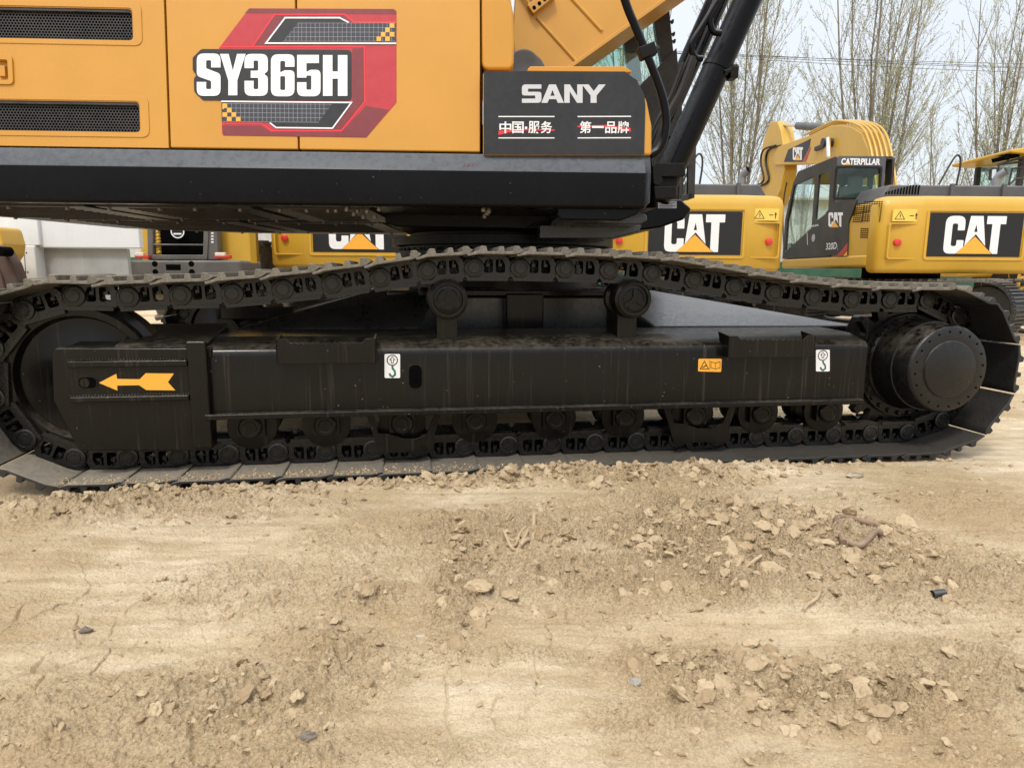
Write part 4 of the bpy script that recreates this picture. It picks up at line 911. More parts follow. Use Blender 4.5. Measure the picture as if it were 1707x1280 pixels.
# ---- black hand rail curling down in front of the tool box
w = MB(F2.M); hp = smoothpath([(*F2.p(u, v, .06), 0) for u, v in ((1010, -110), (1042, 0), (1060, 45), (1076, 84), (1098, 140), (1108, 175), (1111, 205), (1107, 232), (1098, 250), (1085, 258))], 6)
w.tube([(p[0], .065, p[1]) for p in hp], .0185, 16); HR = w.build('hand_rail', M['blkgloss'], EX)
w = MB(F2.M); c_ = F2.p(1079, 86, .06); w.M = F2.M @ Matrix.Translation((c_[0], .065, c_[1])) @ Matrix.Rotation(R(-22), 4, 'Y'); w.box(-.038, .038, -.026, .026, -.026, .026); w.tube([(.03, 0, 0), (.06, .02, 0)], .012, 8); w.build('rail_clamp', M['blkpart'], HR, bevel=.006)
# hoses behind it
for k, (du, r_) in enumerate(((0, .016), (8, .014), (-7, .012))):
    w = MB(F2.M); pts = smoothpath([(*F2.p(u + du, v, .5), 0) for u, v in ((1155, 95), (1135, 150), (1108, 200), (1095, 235), (1082, 275))], 6)
    w.tube([(p[0], .5 + .05 * k, p[1]) for p in pts], r_, 10); w.build('hydraulic_hose', M['rubber'], EX)

# ---- cab on the far side
yc0, yc1 = 1.75, 2.72
C = lambda u, v, y=yc0: F2.p(u, v, y)
outline = F2.pp([(935, 330), (935, 60), (945, -210), (1078, -220), (1112, -20), (1120, 60), (1128, 137), (1131, 330)], yc0)
win = F2.pp([(955, 135), (972, 20), (985, -120), (1060, -130), (1084, -20), (1094, 60), (1104, 110), (1062, 150), (1050, 200), (960, 200)], yc0)
w = MB(F2.M); w.plate([fillet(outline, .05), fillet(win, .04)[::-1]], yc0, yc0 + .05)
ou2 = F2.pp([(935, 330), (935, 60), (945, -210), (1078, -220), (1112, -20), (1120, 60), (1128, 137), (1131, 330)], yc0)
w.plate([fillet(ou2, .05), fillet(win, .04)[::-1]], yc1 - .05, yc1)
ps = fillet(outline, .05)
for i0, i1, t in ((2, 3, .05), (6, 7, .05), (0, 7, .05), (0, 1, .05)):
    a, b = Vector(outline[i0]), Vector(outline[i1]); n_ = Vector((-(b - a).y, (b - a).x)).normalized() * t; w.prism([tuple(a), tuple(b), tuple(b + n_), tuple(a + n_)], yc0 + .05, yc1 - .05)
CBN = w.build('cab', M['cabblk'], EX, bevel=.006)
w = MB(F2.M); w.plate([fillet(win, .04)], yc0 + .018, yc0 + .022); w.build('window', M['glass'], CBN); w = MB(F2.M); w.plate([fillet(win, .04)], yc1 - .03, yc1 - .026); w.build('window', M['glass'], CBN)
w = MB(F2.M); a, b = C(1050, 20), C(1104, 230); q_ = C(1045, 112); w.box(q_[0], q_[0] + .3, yc0 + .3, yc0 + .75, b[1] - .2, q_[1]); sp_ = C(1030, 60); w.build('operator_seat', M['interior'], CBN, bevel=.05)
w = MB(F2.M)
w.prism(F2.pp([(1040, 190), (1062, 148), (1128, 80), (1137, 190), (1140, 240)], yc0 - .02), yc0 - .02, yc0 - .004); w.build('lower_panel', M['cabblk'], CBN, bevel=.003)
w = MB(F2.M); c_ = C(1056, 65, yc0 - .01); w.lathe([(.075, -.012), (.062, -.016), (.058, -.006), (.001, -.006)], (c_[0], yc0, c_[1]), seg=30); w.build('cab_speaker', M['cabblk'], CBN)
for v in (31, 52, 64):
    w = MB(F2.M); a = C(1113 + (v - 31) * .1, v); w.box(a[0], a[0] + .055, yc0 + .05, yc0 + .07, a[1] - .006, a[1] + .004); w.box(a[0] + .043, a[0] + .055, yc0 + .045, yc0 + .08, a[1] - .010, a[1] + .010); w.build('cab_bracket', M['cabblk'], CBN)
# cab base, bracket plates, rounded front nose and the mesh guard
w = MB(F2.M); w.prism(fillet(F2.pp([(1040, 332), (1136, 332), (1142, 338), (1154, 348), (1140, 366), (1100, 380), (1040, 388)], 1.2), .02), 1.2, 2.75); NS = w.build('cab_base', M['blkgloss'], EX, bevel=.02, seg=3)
d = MB(F2.M); y0_ = 1.198; d.mat(0).flat(F2.pp([(1086, 337), (1093, 337), (1092, 346), (1081, 346)], y0_), y0_); d.flat(F2.pp([(1097, 335.5), (1128, 335.5), (1128, 347.5), (1097, 347.5)], y0_), y0_); d.mat(1)
for k in range(4): d.stroke(F2.pp([(1099, 338 + k * 2.6), (1126 - 5 * (k % 2), 338 + k * 2.6)], y0_), .004, y0_ - .001)
d.build('data_plate', [M['steel'], M['ink']], NS, smooth=0)
w = MB(F2.M); w.prism(F2.pp([(1088, 272), (1142, 272), (1142, 294), (1088, 295)], .75), .75, .78); w.prism(F2.pp([(1088, 311), (1128, 311), (1128, 331), (1088, 331)], .75), .75, .78); w.prism(F2.pp([(1088, 272), (1130, 294), (1126, 332), (1088, 332)], .82), .82, .85); c_ = F2.p(1096, 300, .75); w.lathe([(.03, -.02), (.03, 0)], (c_[0], .77, c_[1]), seg=16); w.build('front_bracket', M['blkpart'], EX, bevel=.004)
w = MB(F2.M); w.prism(F2.pp([(960, 349), (1066, 349), (1079, 360), (1079, 368), (1068, 374), (960, 374)], .25), .25, .8); w.prism(F2.pp([(900, 375), (1070, 375), (1066, 386), (1020, 398), (900, 398)], .5), .5, 1.0); w.build('front_step', M['carb'], EX, bevel=.006)
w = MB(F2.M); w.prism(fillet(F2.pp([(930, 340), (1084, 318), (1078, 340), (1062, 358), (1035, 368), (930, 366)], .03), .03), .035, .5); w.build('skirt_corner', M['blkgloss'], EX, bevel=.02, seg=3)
yg2 = 1.45; w = MB(F2.M); w.prism(F2.pp([(1147, 208), (1162, 206), (1158, 328), (1147, 334)], yg2), yg2, yg2 + .03); w.prism(F2.pp([(1133, 326), (1158, 322), (1158, 330), (1134, 337)], yg2), yg2, yg2 + .03); w.prism(F2.pp([(1134, 214), (1137, 212), (1136, 332), (1132, 334)], yg2), yg2, yg2 + .03); GD = w.build('mesh_guard', M['cabblk'], EX, bevel=.002)
w = MB(F2.M)
for k in range(5): u = 1136 + k * 2.8; a, b = F2.p(u + 1.5, 214, yg2 + .02), F2.p(u, 330, yg2 + .02); w.tube([(a[0], yg2 + .02, a[1]), (b[0], yg2 + .02, b[1])], .0022, 4)
for k in range(14): v = 222 + k * 8; a, b = F2.p(1133, v + 3, yg2 + .02), F2.p(1149, v - 1, yg2 + .02); w.tube([(a[0], yg2 + .025, a[1]), (b[0], yg2 + .025, b[1])], .0022, 4)
w.build('guard_wire', M['cabblk'], GD); w = MB(F2.M); c_ = F2.p(1156, 225, yg2); w.lathe([(.02, -.006), (.02, 0)], (c_[0], yg2, c_[1]), seg=12); w.build('guard_bolt', M['bolt'], GD)
# ================================================================== YELLOW DIGGERS PARKED BEHIND
DC_ = 10.2
X5 = F0.p(1463, 440, DC_)[0]; CWD = 2.7; zc0 = F0.p(1590, 456, DC_)[1]; zc1 = F0.p(1560, 326, DC_)[1]
print('cat', X5, zc0, zc1)
def X(px, v=400, Y=DC_): return F0.p(px, v, Y)
FLs = rz((X5, 0, 0), -90)                   # left flank: local x = -world y
def flank(pts, off=0): return [FLs.p(u, v, off) for u, v in pts]
def digger():
    T = thing('parked_excavator', (X5 + CWD / 2, DC_ + 1.9, 0), 'yellow excavator at right with black cab, 320D on its flank and curved boom', 'excavator', 'yellow excavators parked in a row behind')
    O = F0.M
    # counterweight: lofted rounded slab
    w = MB(O)
    def ring(ins, y1=.34):
        x0, x1, y0 = X5 + ins, X5 + CWD - ins, DC_ + ins
        return fillet([(x0, DC_ + y1), (x0, y0 + .05, .28), (x0 + .55, y0 - .05, .3), (x1 - .55, y0 - .05, .3), (x1, y0 + .05, .28), (x1, DC_ + y1)], .0, 6)
    w.loft([[(a, b, z) for a, b in ring(i)] for z, i in ((zc0, .08), (zc0 + .02, .03), (zc0 + .07, 0), (zc1 - .16, 0), (zc1 - .07, .02), (zc1 - .02, .06), (zc1, .13))])
    CWt = w.build('counterweight', M['cat'], T, smooth=50)
    yb = DC_ - .05 + .0
    # logo panel, recess rims
    lx0, lz0 = F0.p(1583, 428, yb); lx1 = lx0 + 1.33; lz1 = F0.p(1600, 355, yb)[1]
    xm = X5 + CWD / 2; lx0, lx1 = xm - .68, xm + .68
    w = MB(O); o = fillet([(lx0 - .05, lz0 - .05), (lx1 + .05, lz0 - .05), (lx1 + .05, lz1 + .05), (lx0 - .05, lz1 + .05)], .05, 5); i_ = fillet([(lx0 - .02, lz0 - .02), (lx1 + .02, lz0 - .02), (lx1 + .02, lz1 + .02), (lx0 - .02, lz1 + .02)], .02, 4)
    w.plate([o, i_[::-1]], yb - .018, yb + .02); w.build('panel_rim', M['cat'], CWt, bevel=.008)
    d = MB(O); d.mat(0).plate([fillet([(lx0, lz0), (lx1, lz0), (lx1, lz1), (lx0, lz1)], .015)], yb - .004, yb + .01); hh = (lz1 - lz0) * .86
    catlogo(d, (xm - .83 * hh, lz0 + (lz1 - lz0) * .07), hh, yb - .006, 1, 2); d.build('maker_logo', [M['ink'], M['white'], M['orange']], CWt, smooth=0)
    for sgn in (-1, 1):
        xe = xm + sgn * (CWD / 2 - .10); xi = xm + sgn * .82
        a, b = min(xe, xi), max(xe, xi); z0_, z1_ = zc0 + .20, zc0 + .72
        w = MB(O)
        o = fillet([(a, z0_), (b, z0_), (b, z1_), (a, z1_)], .04, 4); i_ = fillet([(a + .02, z0_ + .02), (b - .02, z0_ + .02), (b - .02, z1_ - .02), (a + .02, z1_ - .02)], .03, 4)
        w.plate([o, i_[::-1]], yb + .02 - .012, yb + .06)
        w.build('side_rim', M['cat'], CWt, bevel=.006)
        cx = xm + sgn * 1.10; w = MB(O); w.lathe([(.035, -.02), (.05, -.012), (.052, .03)], (cx, yb + .02, zc0 + .44), seg=24); w.build('red_reflector', M['tail'], CWt)
        d = MB(O); sx0, sx1 = xm + sgn * 1.02 - .19, xm + sgn * 1.02 + .19; sz0, sz1 = z1_ + .02, z1_ + .19; y = yb + .012
        d.mat(0).plate([[(sx0, sz0), (sx1, sz0), (sx1, sz1), (sx0, sz1)]], y, y + .03); d.mat(1).stroke([(sx0 + .03, sz0 + .03), (sx0 + .17, sz0 + .03), (sx0 + .10, sz1 - .03)], .009, y - .002, True)
        d.stroke([(sx0 + .24, sz0 + .08), (sx0 + .30, sz0 + .08)], .012, y - .002); d.stroke([(sx0 + .335, sz0 + .03), (sx0 + .335, sz1 - .05)], .014, y - .002); d.stroke([(sx0 + .315, sz0 + .09), (sx0 + .355, sz0 + .09)], .01, y - .002); d.stroke([(sx0 + .10, sz0 + .05), (sx0 + .11, sz0 + .08), (sx0 + .095, sz0 + .10)], .01, y - .002)
        d.build('warning_sticker', [M['warn'], M['ink']], CWt, smooth=0)
    # body: flanks, sill, engine panel
    Yc = 11.78; Yf = 13.85
    w = MB(O); zt_ = flank([(1415, 346)])[0][1]
    w.box(X5 + .02, X5 + CWD - .02, DC_ + .345, Yc, zc0 + .10, zt_ - .12); w.box(X5 + .03, X5 + CWD - .03, DC_ + .33, Yc, zt_ - .14, zt_ + .02)
    w.box(X5 + 1.0, X5 + CWD - .02, Yc, Yf - .3, zc0 + .12, zt_ - .25)
    BD = w.build('body', M['cat'], T, bevel=.05, seg=3)
    w = MB(O); zsl = flank([(1380, 428)])[0][1]; w.box(X5, X5 + 1.05, DC_ + .36, Yf, zc0 + .09, zsl); w.build('side_sill', M['cat'], BD, bevel=.04, seg=3)
    dk = MB(FLs.M); pl_ = lambda pts: [(300 / 1, 0)]
    Q = lambda pts, off: FLs.pp([(1240 + a / 3.655, 180 + b / 3.655) for a, b in pts], off)
    dk.prism(Q([(500, 898), (500, 640), (560, 575), (640, 560), (692, 560), (640, 700), (632, 898)], .005), -.004, .02); SD = dk.build('side_panel', M['cabblk'], BD)
    dk = MB(FLs.M); dk.mat(0).flat(Q([(562, 902), (600, 862), (632, 820), (630, 862), (598, 902)], -.006), -.006); dk.mat(1).flat(Q([(603, 902), (630, 870), (628, 902)], -.006), -.006)
    dk.mat(2)
    for k_, x0, x1, sh in (('cC', 515, 545, 0), ('cA', 545, 575, .0), ('cT', 572, 603, 0)):
        g0, g1 = {'cC': (0, .53), 'cA': (.56, 1.13), 'cT': (1.11, 1.63)}[k_]
        for Lp in [GL[k_][0]]: dk.plate([Q([(x0 + (a - g0) / (g1 - g0) * (x1 - x0), 725 - b * 88)], -.008)[0] for a, b in fillet(Lp, 0)] and [[Q([(x0 + (a - g0) / (g1 - g0) * (x1 - x0), 725 - b * 88)], -.008)[0] for a, b in fillet(Lp, 0)]], -.008, -.008)
    dk.mat(1).flat(Q([(528, 728), (578, 728), (553, 690)], -.010), -.010); dk.mat(2)
    text_mesh(dk, '320D', FLs, 1240 + 499 / 3.655, 180 + 818 / 3.655, 1240 + 568 / 3.655, 180 + 865 / 3.655, -.008, .012)
    dk.mat(3); text_mesh(dk, 'L', FLs, 1240 + 568 / 3.655, 180 + 835 / 3.655, 1240 + 578 / 3.655, 180 + 865 / 3.655, -.008, .0)
    dk.build('model_lettering', [M['red'], M['orange'], M['white'], M['grid']], SD, smooth=0)
    dk = MB(FLs.M)
    for a0, b0, a1, b1, nx, ny in ((668, 578, 728, 700, 5, 10), (722, 566, 840, 695, 8, 10), (715, 730, 800, 795, 7, 5)):
        sh = 18 if b0 < 700 else 3
        for i in range(nx):
            for j in range(ny):
                fx, fz = (i + .2) / nx, (j + .2) / ny; x_ = a0 + (a1 - a0) * fx + sh * (1 - fz) - 8; z_ = b0 + (b1 - b0) * fz; ww, hh_ = (a1 - a0) / nx * .62, (b1 - b0) / ny * .62
                if x_ + ww < 850: dk.flat(Q([(x_, z_), (x_ + ww, z_), (x_ + ww - 1, z_ + hh_), (x_ - 1, z_ + hh_)], .010), .010)
    dk.build('vent_slots', M['dark'], BD, smooth=0)
    # cab
    xc0, xc1 = X5 + .0, X5 + .97; zr_ = flank([(1303, 300)])[0][1]; ztc = F0.p(1420, 260, Yc)[1]; zb_ = zsl + .004
    prof_ = fillet([(-Yf + .02, zb_), (-Yf + .02, zb_ + .75), (-Yf + .30, ztc - .22, .12), (-Yf + .50, ztc - .03, .1), (-Yc - .02, ztc, .06), (-Yc, ztc - .3), (-Yc, zb_)], .0, 5)
    hole1 = fillet([(-Yf + .13, zb_ + .12), (-Yf + .14, zb_ + .72), (-Yf + .36, ztc - .27), (-Yc - .80, ztc - .22), (-Yc - .80, zb_ + .52), (-Yc - .98, zb_ + .46)], .05, 4)
    hole2 = fillet([(-Yc - .66, zb_ + .62), (-Yc - .66, ztc - .22), (-Yc - .22, ztc - .22), (-Yc - .18, zb_ + .75)], .06, 4)
    w = MB(FLs.M)
    for a_, b_ in ((0, .04), (.93, .97)): w.plate([prof_, hole1[::-1], hole2[::-1]], a_, b_)
    n_ = len(prof_)
    # skin front, roof
    w2 = [(p[0], p[1]) for p in prof_]
    ins = [(-Yf + .07, zb_ + .03), (-Yf + .07, zb_ + .74), (-Yf + .33, ztc - .24), (-Yf + .52, ztc - .08), (-Yc - .06, ztc - .05), (-Yc - .05, zb_ + .03)]
    rf = [(-Yf + .30, ztc - .22), (-Yf + .50, ztc - .03), (-Yc - .02, ztc), (-Yc - .02, ztc - .05), (-Yf + .52, ztc - .08), (-Yf + .34, ztc - .25)]; w.prism(rf, .04, .93)
    w.prism([(-Yf + .02, zb_), (-Yf + .02, zb_ + .3), (-Yf + .06, zb_ + .3), (-Yf + .06, zb_)], .04, .93)
    for a_ in (.04, .89): w.prism([(-Yf + .02, zb_ + .3), (-Yf + .02, zb_ + .75), (-Yf + .30, ztc - .22), (-Yf + .34, ztc - .25), (-Yf + .06, zb_ + .74), (-Yf + .06, zb_ + .3)], a_, a_ + .04)
    CB_ = w.build('cab', M['cabblk'], T, bevel=.012)
    # rear wall with window
    zw0, zw1 = F0.p(1430, 331, Yc)[1], F0.p(1430, 279, Yc)[1]; a, b = F0.p(1392, 300, Yc)[0], F0.p(1467, 300, Yc)[0]; xo1 = F0.p(1474, 300, Yc)[0]
    w = MB(O); hw = fillet([(a, zw0), (b, zw0), (b, zw1), (a, zw1)], .04, 4); w.plate([fillet([(xc0 + .005, zb_), (xo1, zb_), (xo1, ztc - .005, .06), (xc0 + .005, ztc - .005, .06)], 0, 4), hw[::-1]], Yc - .002, Yc + .05)
    RW = w.build('rear_wall', M['hood'], CB_, bevel=.01)
    w = MB(O); w.plate([fillet([(a - .02, zw0 - .02), (b + .02, zw0 - .02), (b + .02, zw1 + .02), (a - .02, zw1 + .02)], .05), fillet([(a + .01, zw0 + .01), (b - .01, zw0 + .01), (b - .01, zw1 - .01), (a + .01, zw1 - .01)], .04)[::-1]], Yc - .012, Yc + .0); w.build('window_seal', M['rubber'], RW)
    w = MB(O); w.plate([hw], Yc + .02, Yc + .024); w.M = FLs.M; w.plate([hole1], .018, .022); w.plate([hole2], .018, .022); w.plate([hole1], .945, .949); w.plate([hole2], .945, .949); w.build('window', M['glass2'], CB_)
    d = MB(O); text_mesh(d, 'CATERPILLAR', F0, 1402, 264.5, 1468, 275, Yc - .006, .035); d.mat(1).flat(F0.pp([(1407, 275.2), (1418, 275.2), (1412.5, 271)], Yc - .008), Yc - .008); d.build('maker_lettering', [M['white'], M['orange']], RW, smooth=0)
    w = MB(O); sx_ = X5 + .3; w.box(sx_, sx_ + .45, Yc + .35, Yc + .5, zb_ + .45, zb_ + 1.2); w.box(sx_ + .1, sx_ + .35, Yc + .35, Yc + .45, zb_ + 1.15, zb_ + 1.38); w.box(sx_, sx_ + .45, Yc + .4, Yc + .9, zb_ + .4, zb_ + .55); w.build('operator_seat', M['interior'], CB_, bevel=.04)
    w = MB(FLs.M); 
    for k in range(10):
        yy = -Yf + .42 - .0 + k * .055; z0q, z1q = zb_ + .62, ztc - .30
        w.tube([(yy + .0, .028, z0q), (yy + .06, .028, z1q)], .004, 4)
    w.build('sun_screen', M['dark'], CB_)
    dk = MB(FLs.M); cc = Q([(424, 792)], -.004)[0]
    for mi, r_ in ((0, .065), (1, .052), (0, .032), (1, .018)): dk.mat(mi).lathe([(r_, 0), (r_, .001)], (cc[0], -.005 - .001 * (4 - int(r_ * 60)), cc[1]), seg=24)
    dk.mat(0); text_mesh(dk, 'RRSR', FLs, 1240 + 402 / 3.655, 180 + 708 / 3.655, 1240 + 458 / 3.655, 180 + 728 / 3.655, -.006, .02); dk.stroke(Q([(385, 760), (388, 835)], -.006), .02, -.006); dk.build('round_sticker', [M['white'], M['blue']], CB_, smooth=0)
    w = MB(FLs.M); L = smoothpath([(*q, 0) for q in Q([(245, 890), (238, 700), (243, 560), (262, 452)], -.06)], 5); w.tube([(p[0], -.06, p[1]) for p in L], .014, 8); w.build('grab_rail', M['cabblk'], CB_)
    # hood, exhaust, rail
    w = MB(O); h0, h1 = F0.p(1500, 326, 10.9)[1], F0.p(1500, 309, 10.9)[1]; xh = F0.p(1468, 318, 10.9)[0]
    w.prism([(xh - .05, zt_ - .05), (xh, h0), (xh + .10, h1), (X5 + CWD - .2, h1), (X5 + CWD - .1, h0), (X5 + CWD - .1, zt_ - .05)], 10.85, Yc - .05); HD = w.build('hood', M['hood'], T, bevel=.03, seg=3)
    w = MB(O)
    for k in range(12): xx = xh + .04 + k * .045; w.add([(xx, 10.84, h0 + .01), (xx + .025, 10.84, h0 + .01), (xx + .035, 10.845, h0 + (h1 - h0) * min(1, .3 + k * .08)), (xx + .01, 10.845, h0 + (h1 - h0) * min(1, .3 + k * .08))], [(0, 1, 2, 3)])
    w.build('hood_slots', M['dark'], HD)
    for ub in (1582, 1668): w = MB(O); a = F0.p(ub, 318, 10.9)[0]; w.box(a - .03, a + .03, 10.8, 10.86, h0 - .02, h1 + .02); w.build('hood_hinge', M['hood'], HD, bevel=.01)
    w = MB(O); ex = F0.p(1661, 300, 11.3); et = F0.p(1667, 290, 11.3); w.tube([(ex[0], 11.3, h1 - .1), (ex[0], 11.3, ex[1]), (ex[0] + .02, 11.28, ex[1] + .06), (et[0] + .03, 11.2, et[1] + .03)], .062, 20, caps=False); EXs = w.build('exhaust_pipe', M['steel'], T)
    w = MB(O); w.tube([(et[0] + .015, 11.225, et[1] + .018), (et[0] + .02, 11.22, et[1] + .02)], .058, 20); w.build('pipe_mouth', M['dark'], EXs)
    w = MB(O); L = smoothpath([(*F0.p(u, v, 11.2), 0) for u, v in ((1565, 308), (1580, 281), (1591, 263), (1597, 259), (1601, 265), (1600, 282), (1594, 310))], 5); w.tube([(p[0], 11.2, p[1]) for p in L], .016, 8); w.build('hood_rail', M['cabblk'], T)
    # boom pointing away, seen from its left
    XB = 6.5
    FB = rz((XB, 0, 0), -90)
    pp = lambda pts: FB.pp(pts, 0)
    w = MB(FB.M); prof = pp([(1291, 276), (1288, 262), (1297, 244), (1349, 226), (1382, 210), (1400, 208), (1420, 212), (1436, 222), (1447, 250), (1455, 300), (1459, 350), (1440, 350), (1425, 310), (1400, 285), (1380, 275), (1333, 274)])
    w.prism(fillet(prof, .08), 0, .42); BMx = w.build('boom', M['cat'], T, bevel=.02)
    w = MB(FB.M)
    topl = [Vector((*q, 0)) for q in pp([(1340, 229), (1382, 209), (1400, 207), (1420, 211), (1436, 221), (1447, 249), (1455, 299), (1459, 345)])]; tl_ = smoothpath(topl, 5)
    for k in range(5): off = .02 + k * .09; w.tube([(p.x + .03, off, p.y + .05) for p in tl_], .022, 8)
    w.build('boom_pipe', M['cat'], BMx)
    d = MB(FB.M); Bq = lambda pts, o: FB.pp([(1240 + a / 3.655, 180 + b / 3.655) for a, b in pts], o)
    d.mat(0).plate([Bq([(243, 330), (270, 255), (408, 188), (398, 250), (355, 330)], -.004)], -.004, .0); d.mat(1).flat(Bq([(355, 330), (402, 235), (405, 252), (375, 328)], -.008), -.008); d.mat(2)
    for k_, x0, x1 in (('cC', 298, 318), ('cA', 316, 342), ('cT', 336, 360)):
        g0, g1 = {'cC': (0, .53), 'cA': (.56, 1.13), 'cT': (1.11, 1.63)}[k_]; d.plate([[Bq([(x0 + (a - g0) / (g1 - g0) * (x1 - x0), 318 - b * 78)], -.010)[0] for a, b in fillet(GL[k_][0], 0)]], -.010, -.010)
    d.mat(3).flat(Bq([(308, 320), (348, 320), (329, 288)], -.012), -.012); d.build('boom_decal', [M['ink'], M['red'], M['white'], M['orange']], BMx, smooth=0)
    w = MB(FB.M); a, b, c_ = pp([(1291, 207), (1316, 210), (1369, 212)]); w.tube([(a[0], .2, a[1]), (b[0], .2, b[1])], .045, 12); w.build('cylinder_rod', M['chrome'], BMx)
    w = MB(FB.M); w.tube([(b[0], .2, b[1]), (c_[0], .2, c_[1] - .02)], .085, 16); q0, q1 = pp([(1372, 212), (1395, 222)]); w.tube([(c_[0], .2, c_[1]), (q1[0], .2, q1[1])], .06, 10); w.build('stick_cylinder', M['hood'], BMx)
    w = MB(FB.M); a, b = pp([(1388, 236), (1392, 262)]); w.tube([(a[0] + .05, -.12, a[1] + .05), (b[0], -.12, b[1])], .05, 12); w.build('boom_cylinder_rod', M['chrome'], BMx)
    w = MB(FB.M); a = pp([(1387, 238)])[0]; w.lathe([(.09, -.2), (.09, .0)], (a[0], 0, a[1]), seg=16); b = pp([(1368, 246)])[0]; w.box(b[0] - .2, b[0] + .2, -.05, 0, b[1] - .04, b[1] + .04); w.build('boom_pin', M['cabblk'], BMx)
    w = MB(FB.M); prof = pp([(1281, 203), (1292, 202), (1298, 218), (1303, 250), (1304, 285), (1297, 318), (1285, 345), (1266, 345), (1264, 300), (1266, 250), (1272, 225)]); w.prism(fillet(prof, .05), .05, .37); ST = w.build('stick', M['cat'], T, bevel=.02)
    w = MB(FB.M)
    for dx in (0, 5): L = smoothpath([(*q, 0) for q in pp([(1295 + dx, 243), (1275 + dx, 250), (1270 + dx, 270), (1275 + dx, 300), (1262 + dx, 310)])], 5); w.tube([(p[0], -.03 + dx * .01, p[1]) for p in L], .025, 6)
    w.build('hydraulic_hose', M['rubber'], ST)
    # undercarriage, turned against the body
    w = MB(O); w.lathe([(.6, .75), (.6, zc0 + .1)], (xm, 12.0, 0), ax='z', seg=32); w.build('slew_ring', M['dark'], T)
    ph = R(38); UC = Matrix.Translation((xm, 12.0, 0)) @ Matrix.Rotation(ph, 4, 'Z')
    for sgn in (-1, 1):
        w = MB(UC @ Matrix.Translation((sgn * 1.2, 0, 0))); a_ = 1.72; loop = [(r_ * 1, 0) for r_ in ()]
        pth = [Vector((0, -a_ + 1.0 * 0, 0))]
        pts = []
        for k in range(13): an = -math.pi / 2 - math.pi * k / 12; pts.append(Vector((-a_ + .40 * math.cos(an), .43 + .40 * math.sin(an))))
        for k in range(1, 14): pts.append(Vector((-a_ + 2 * a_ * k / 14, .83 - .03 * math.sin(k / 14 * 3.14))))
        for k in range(13): an = math.pi / 2 - math.pi * k / 12; pts.append(Vector((a_ + .40 * math.cos(an), .43 + .40 * math.sin(an))))
        for k in range(1, 18): pts.append(Vector((a_ - 2 * a_ * k / 18, .03)))
        for i, p in enumerate(pts):
            q = pts[(i + 1) % len(pts)]; dv = (q - p).normalized(); nr_ = Vector((-dv.y, dv.x)); t_ = .03
            P = [p, q, q + nr_ * t_, p + nr_ * t_]; w.add([(x_, c.x, c.y) for x_ in (-.3, .3) for c in P], [(0, 1, 2, 3), (7, 6, 5, 4), (0, 4, 5, 1), (1, 5, 6, 2), (2, 6, 7, 3), (3, 7, 4, 0)])
            for g_ in (.25, .75): c0 = p.lerp(q, g_) + nr_ * t_; P = [c0 - dv * .015, c0 + dv * .015, c0 + dv * .01 + nr_ * .03, c0 - dv * .01 + nr_ * .03]; w.add([(x_, c.x, c.y) for x_ in (-.3, .3) for c in P], [(0, 1, 2, 3), (7, 6, 5, 4), (0, 4, 5, 1), (1, 5, 6, 2), (2, 6, 7, 3), (3, 7, 4, 0)])
        tk = w.build('crawler_track', M['shoe'], T)
        w = MB(UC @ Matrix.Translation((sgn * 1.2, 0, 0))); w.box(-.2, .2, -a_ + .2, a_ - .2, .25, .62); w.lathe([(.36, -.1), (.36, .1)], (0, -a_, .43), ax='x', seg=28); w.lathe([(.36, -.1), (.36, .1)], (0, a_, .43), ax='x', seg=28); w.build('track_frame', M['cabblk'], tk, bevel=.03)
    w = MB(UC); w.box(-1.1, 1.1, -.5, .5, .45, .78); w.build('carbody', M['cabblk'], T, bevel=.04)
    return T
DG = digger()
kids = [o for o in bpy.data.objects if o.parent == DG]
def clone(root, dx, dy, label, skip=()):
    r = root.copy(); COL.objects.link(r); Mx = Matrix.Translation((dx, dy, 0)); r.matrix_basis = Mx @ WM[root]; WM[r] = r.matrix_basis.copy(); r['label'] = label
    for ch in [o for o in list(bpy.data.objects) if o.parent == root]:
        if ch.name.split('.')[0] in skip: continue
        c = ch.copy(); COL.objects.link(c); c.parent = r; c.matrix_parent_inverse = ch.matrix_parent_inverse.copy(); WM[c] = WM[ch]
        for g in [o for o in list(bpy.data.objects) if o.parent == ch]:
            d = g.copy(); COL.objects.link(d); d.parent = c; d.matrix_parent_inverse = g.matrix_parent_inverse.copy()
    return r
x2 = F0.p(1003, 440, DC_)[0] - X5; x1 = F0.p(450, 430, DC_)[0] - X5
clone(DG, x2, .05, 'yellow excavator behind the tracks, its rear logo just left of the black cab machine')
clone(DG, x1, -.05, 'yellow excavator half hidden below the big machine, only its lower rear logo showing')

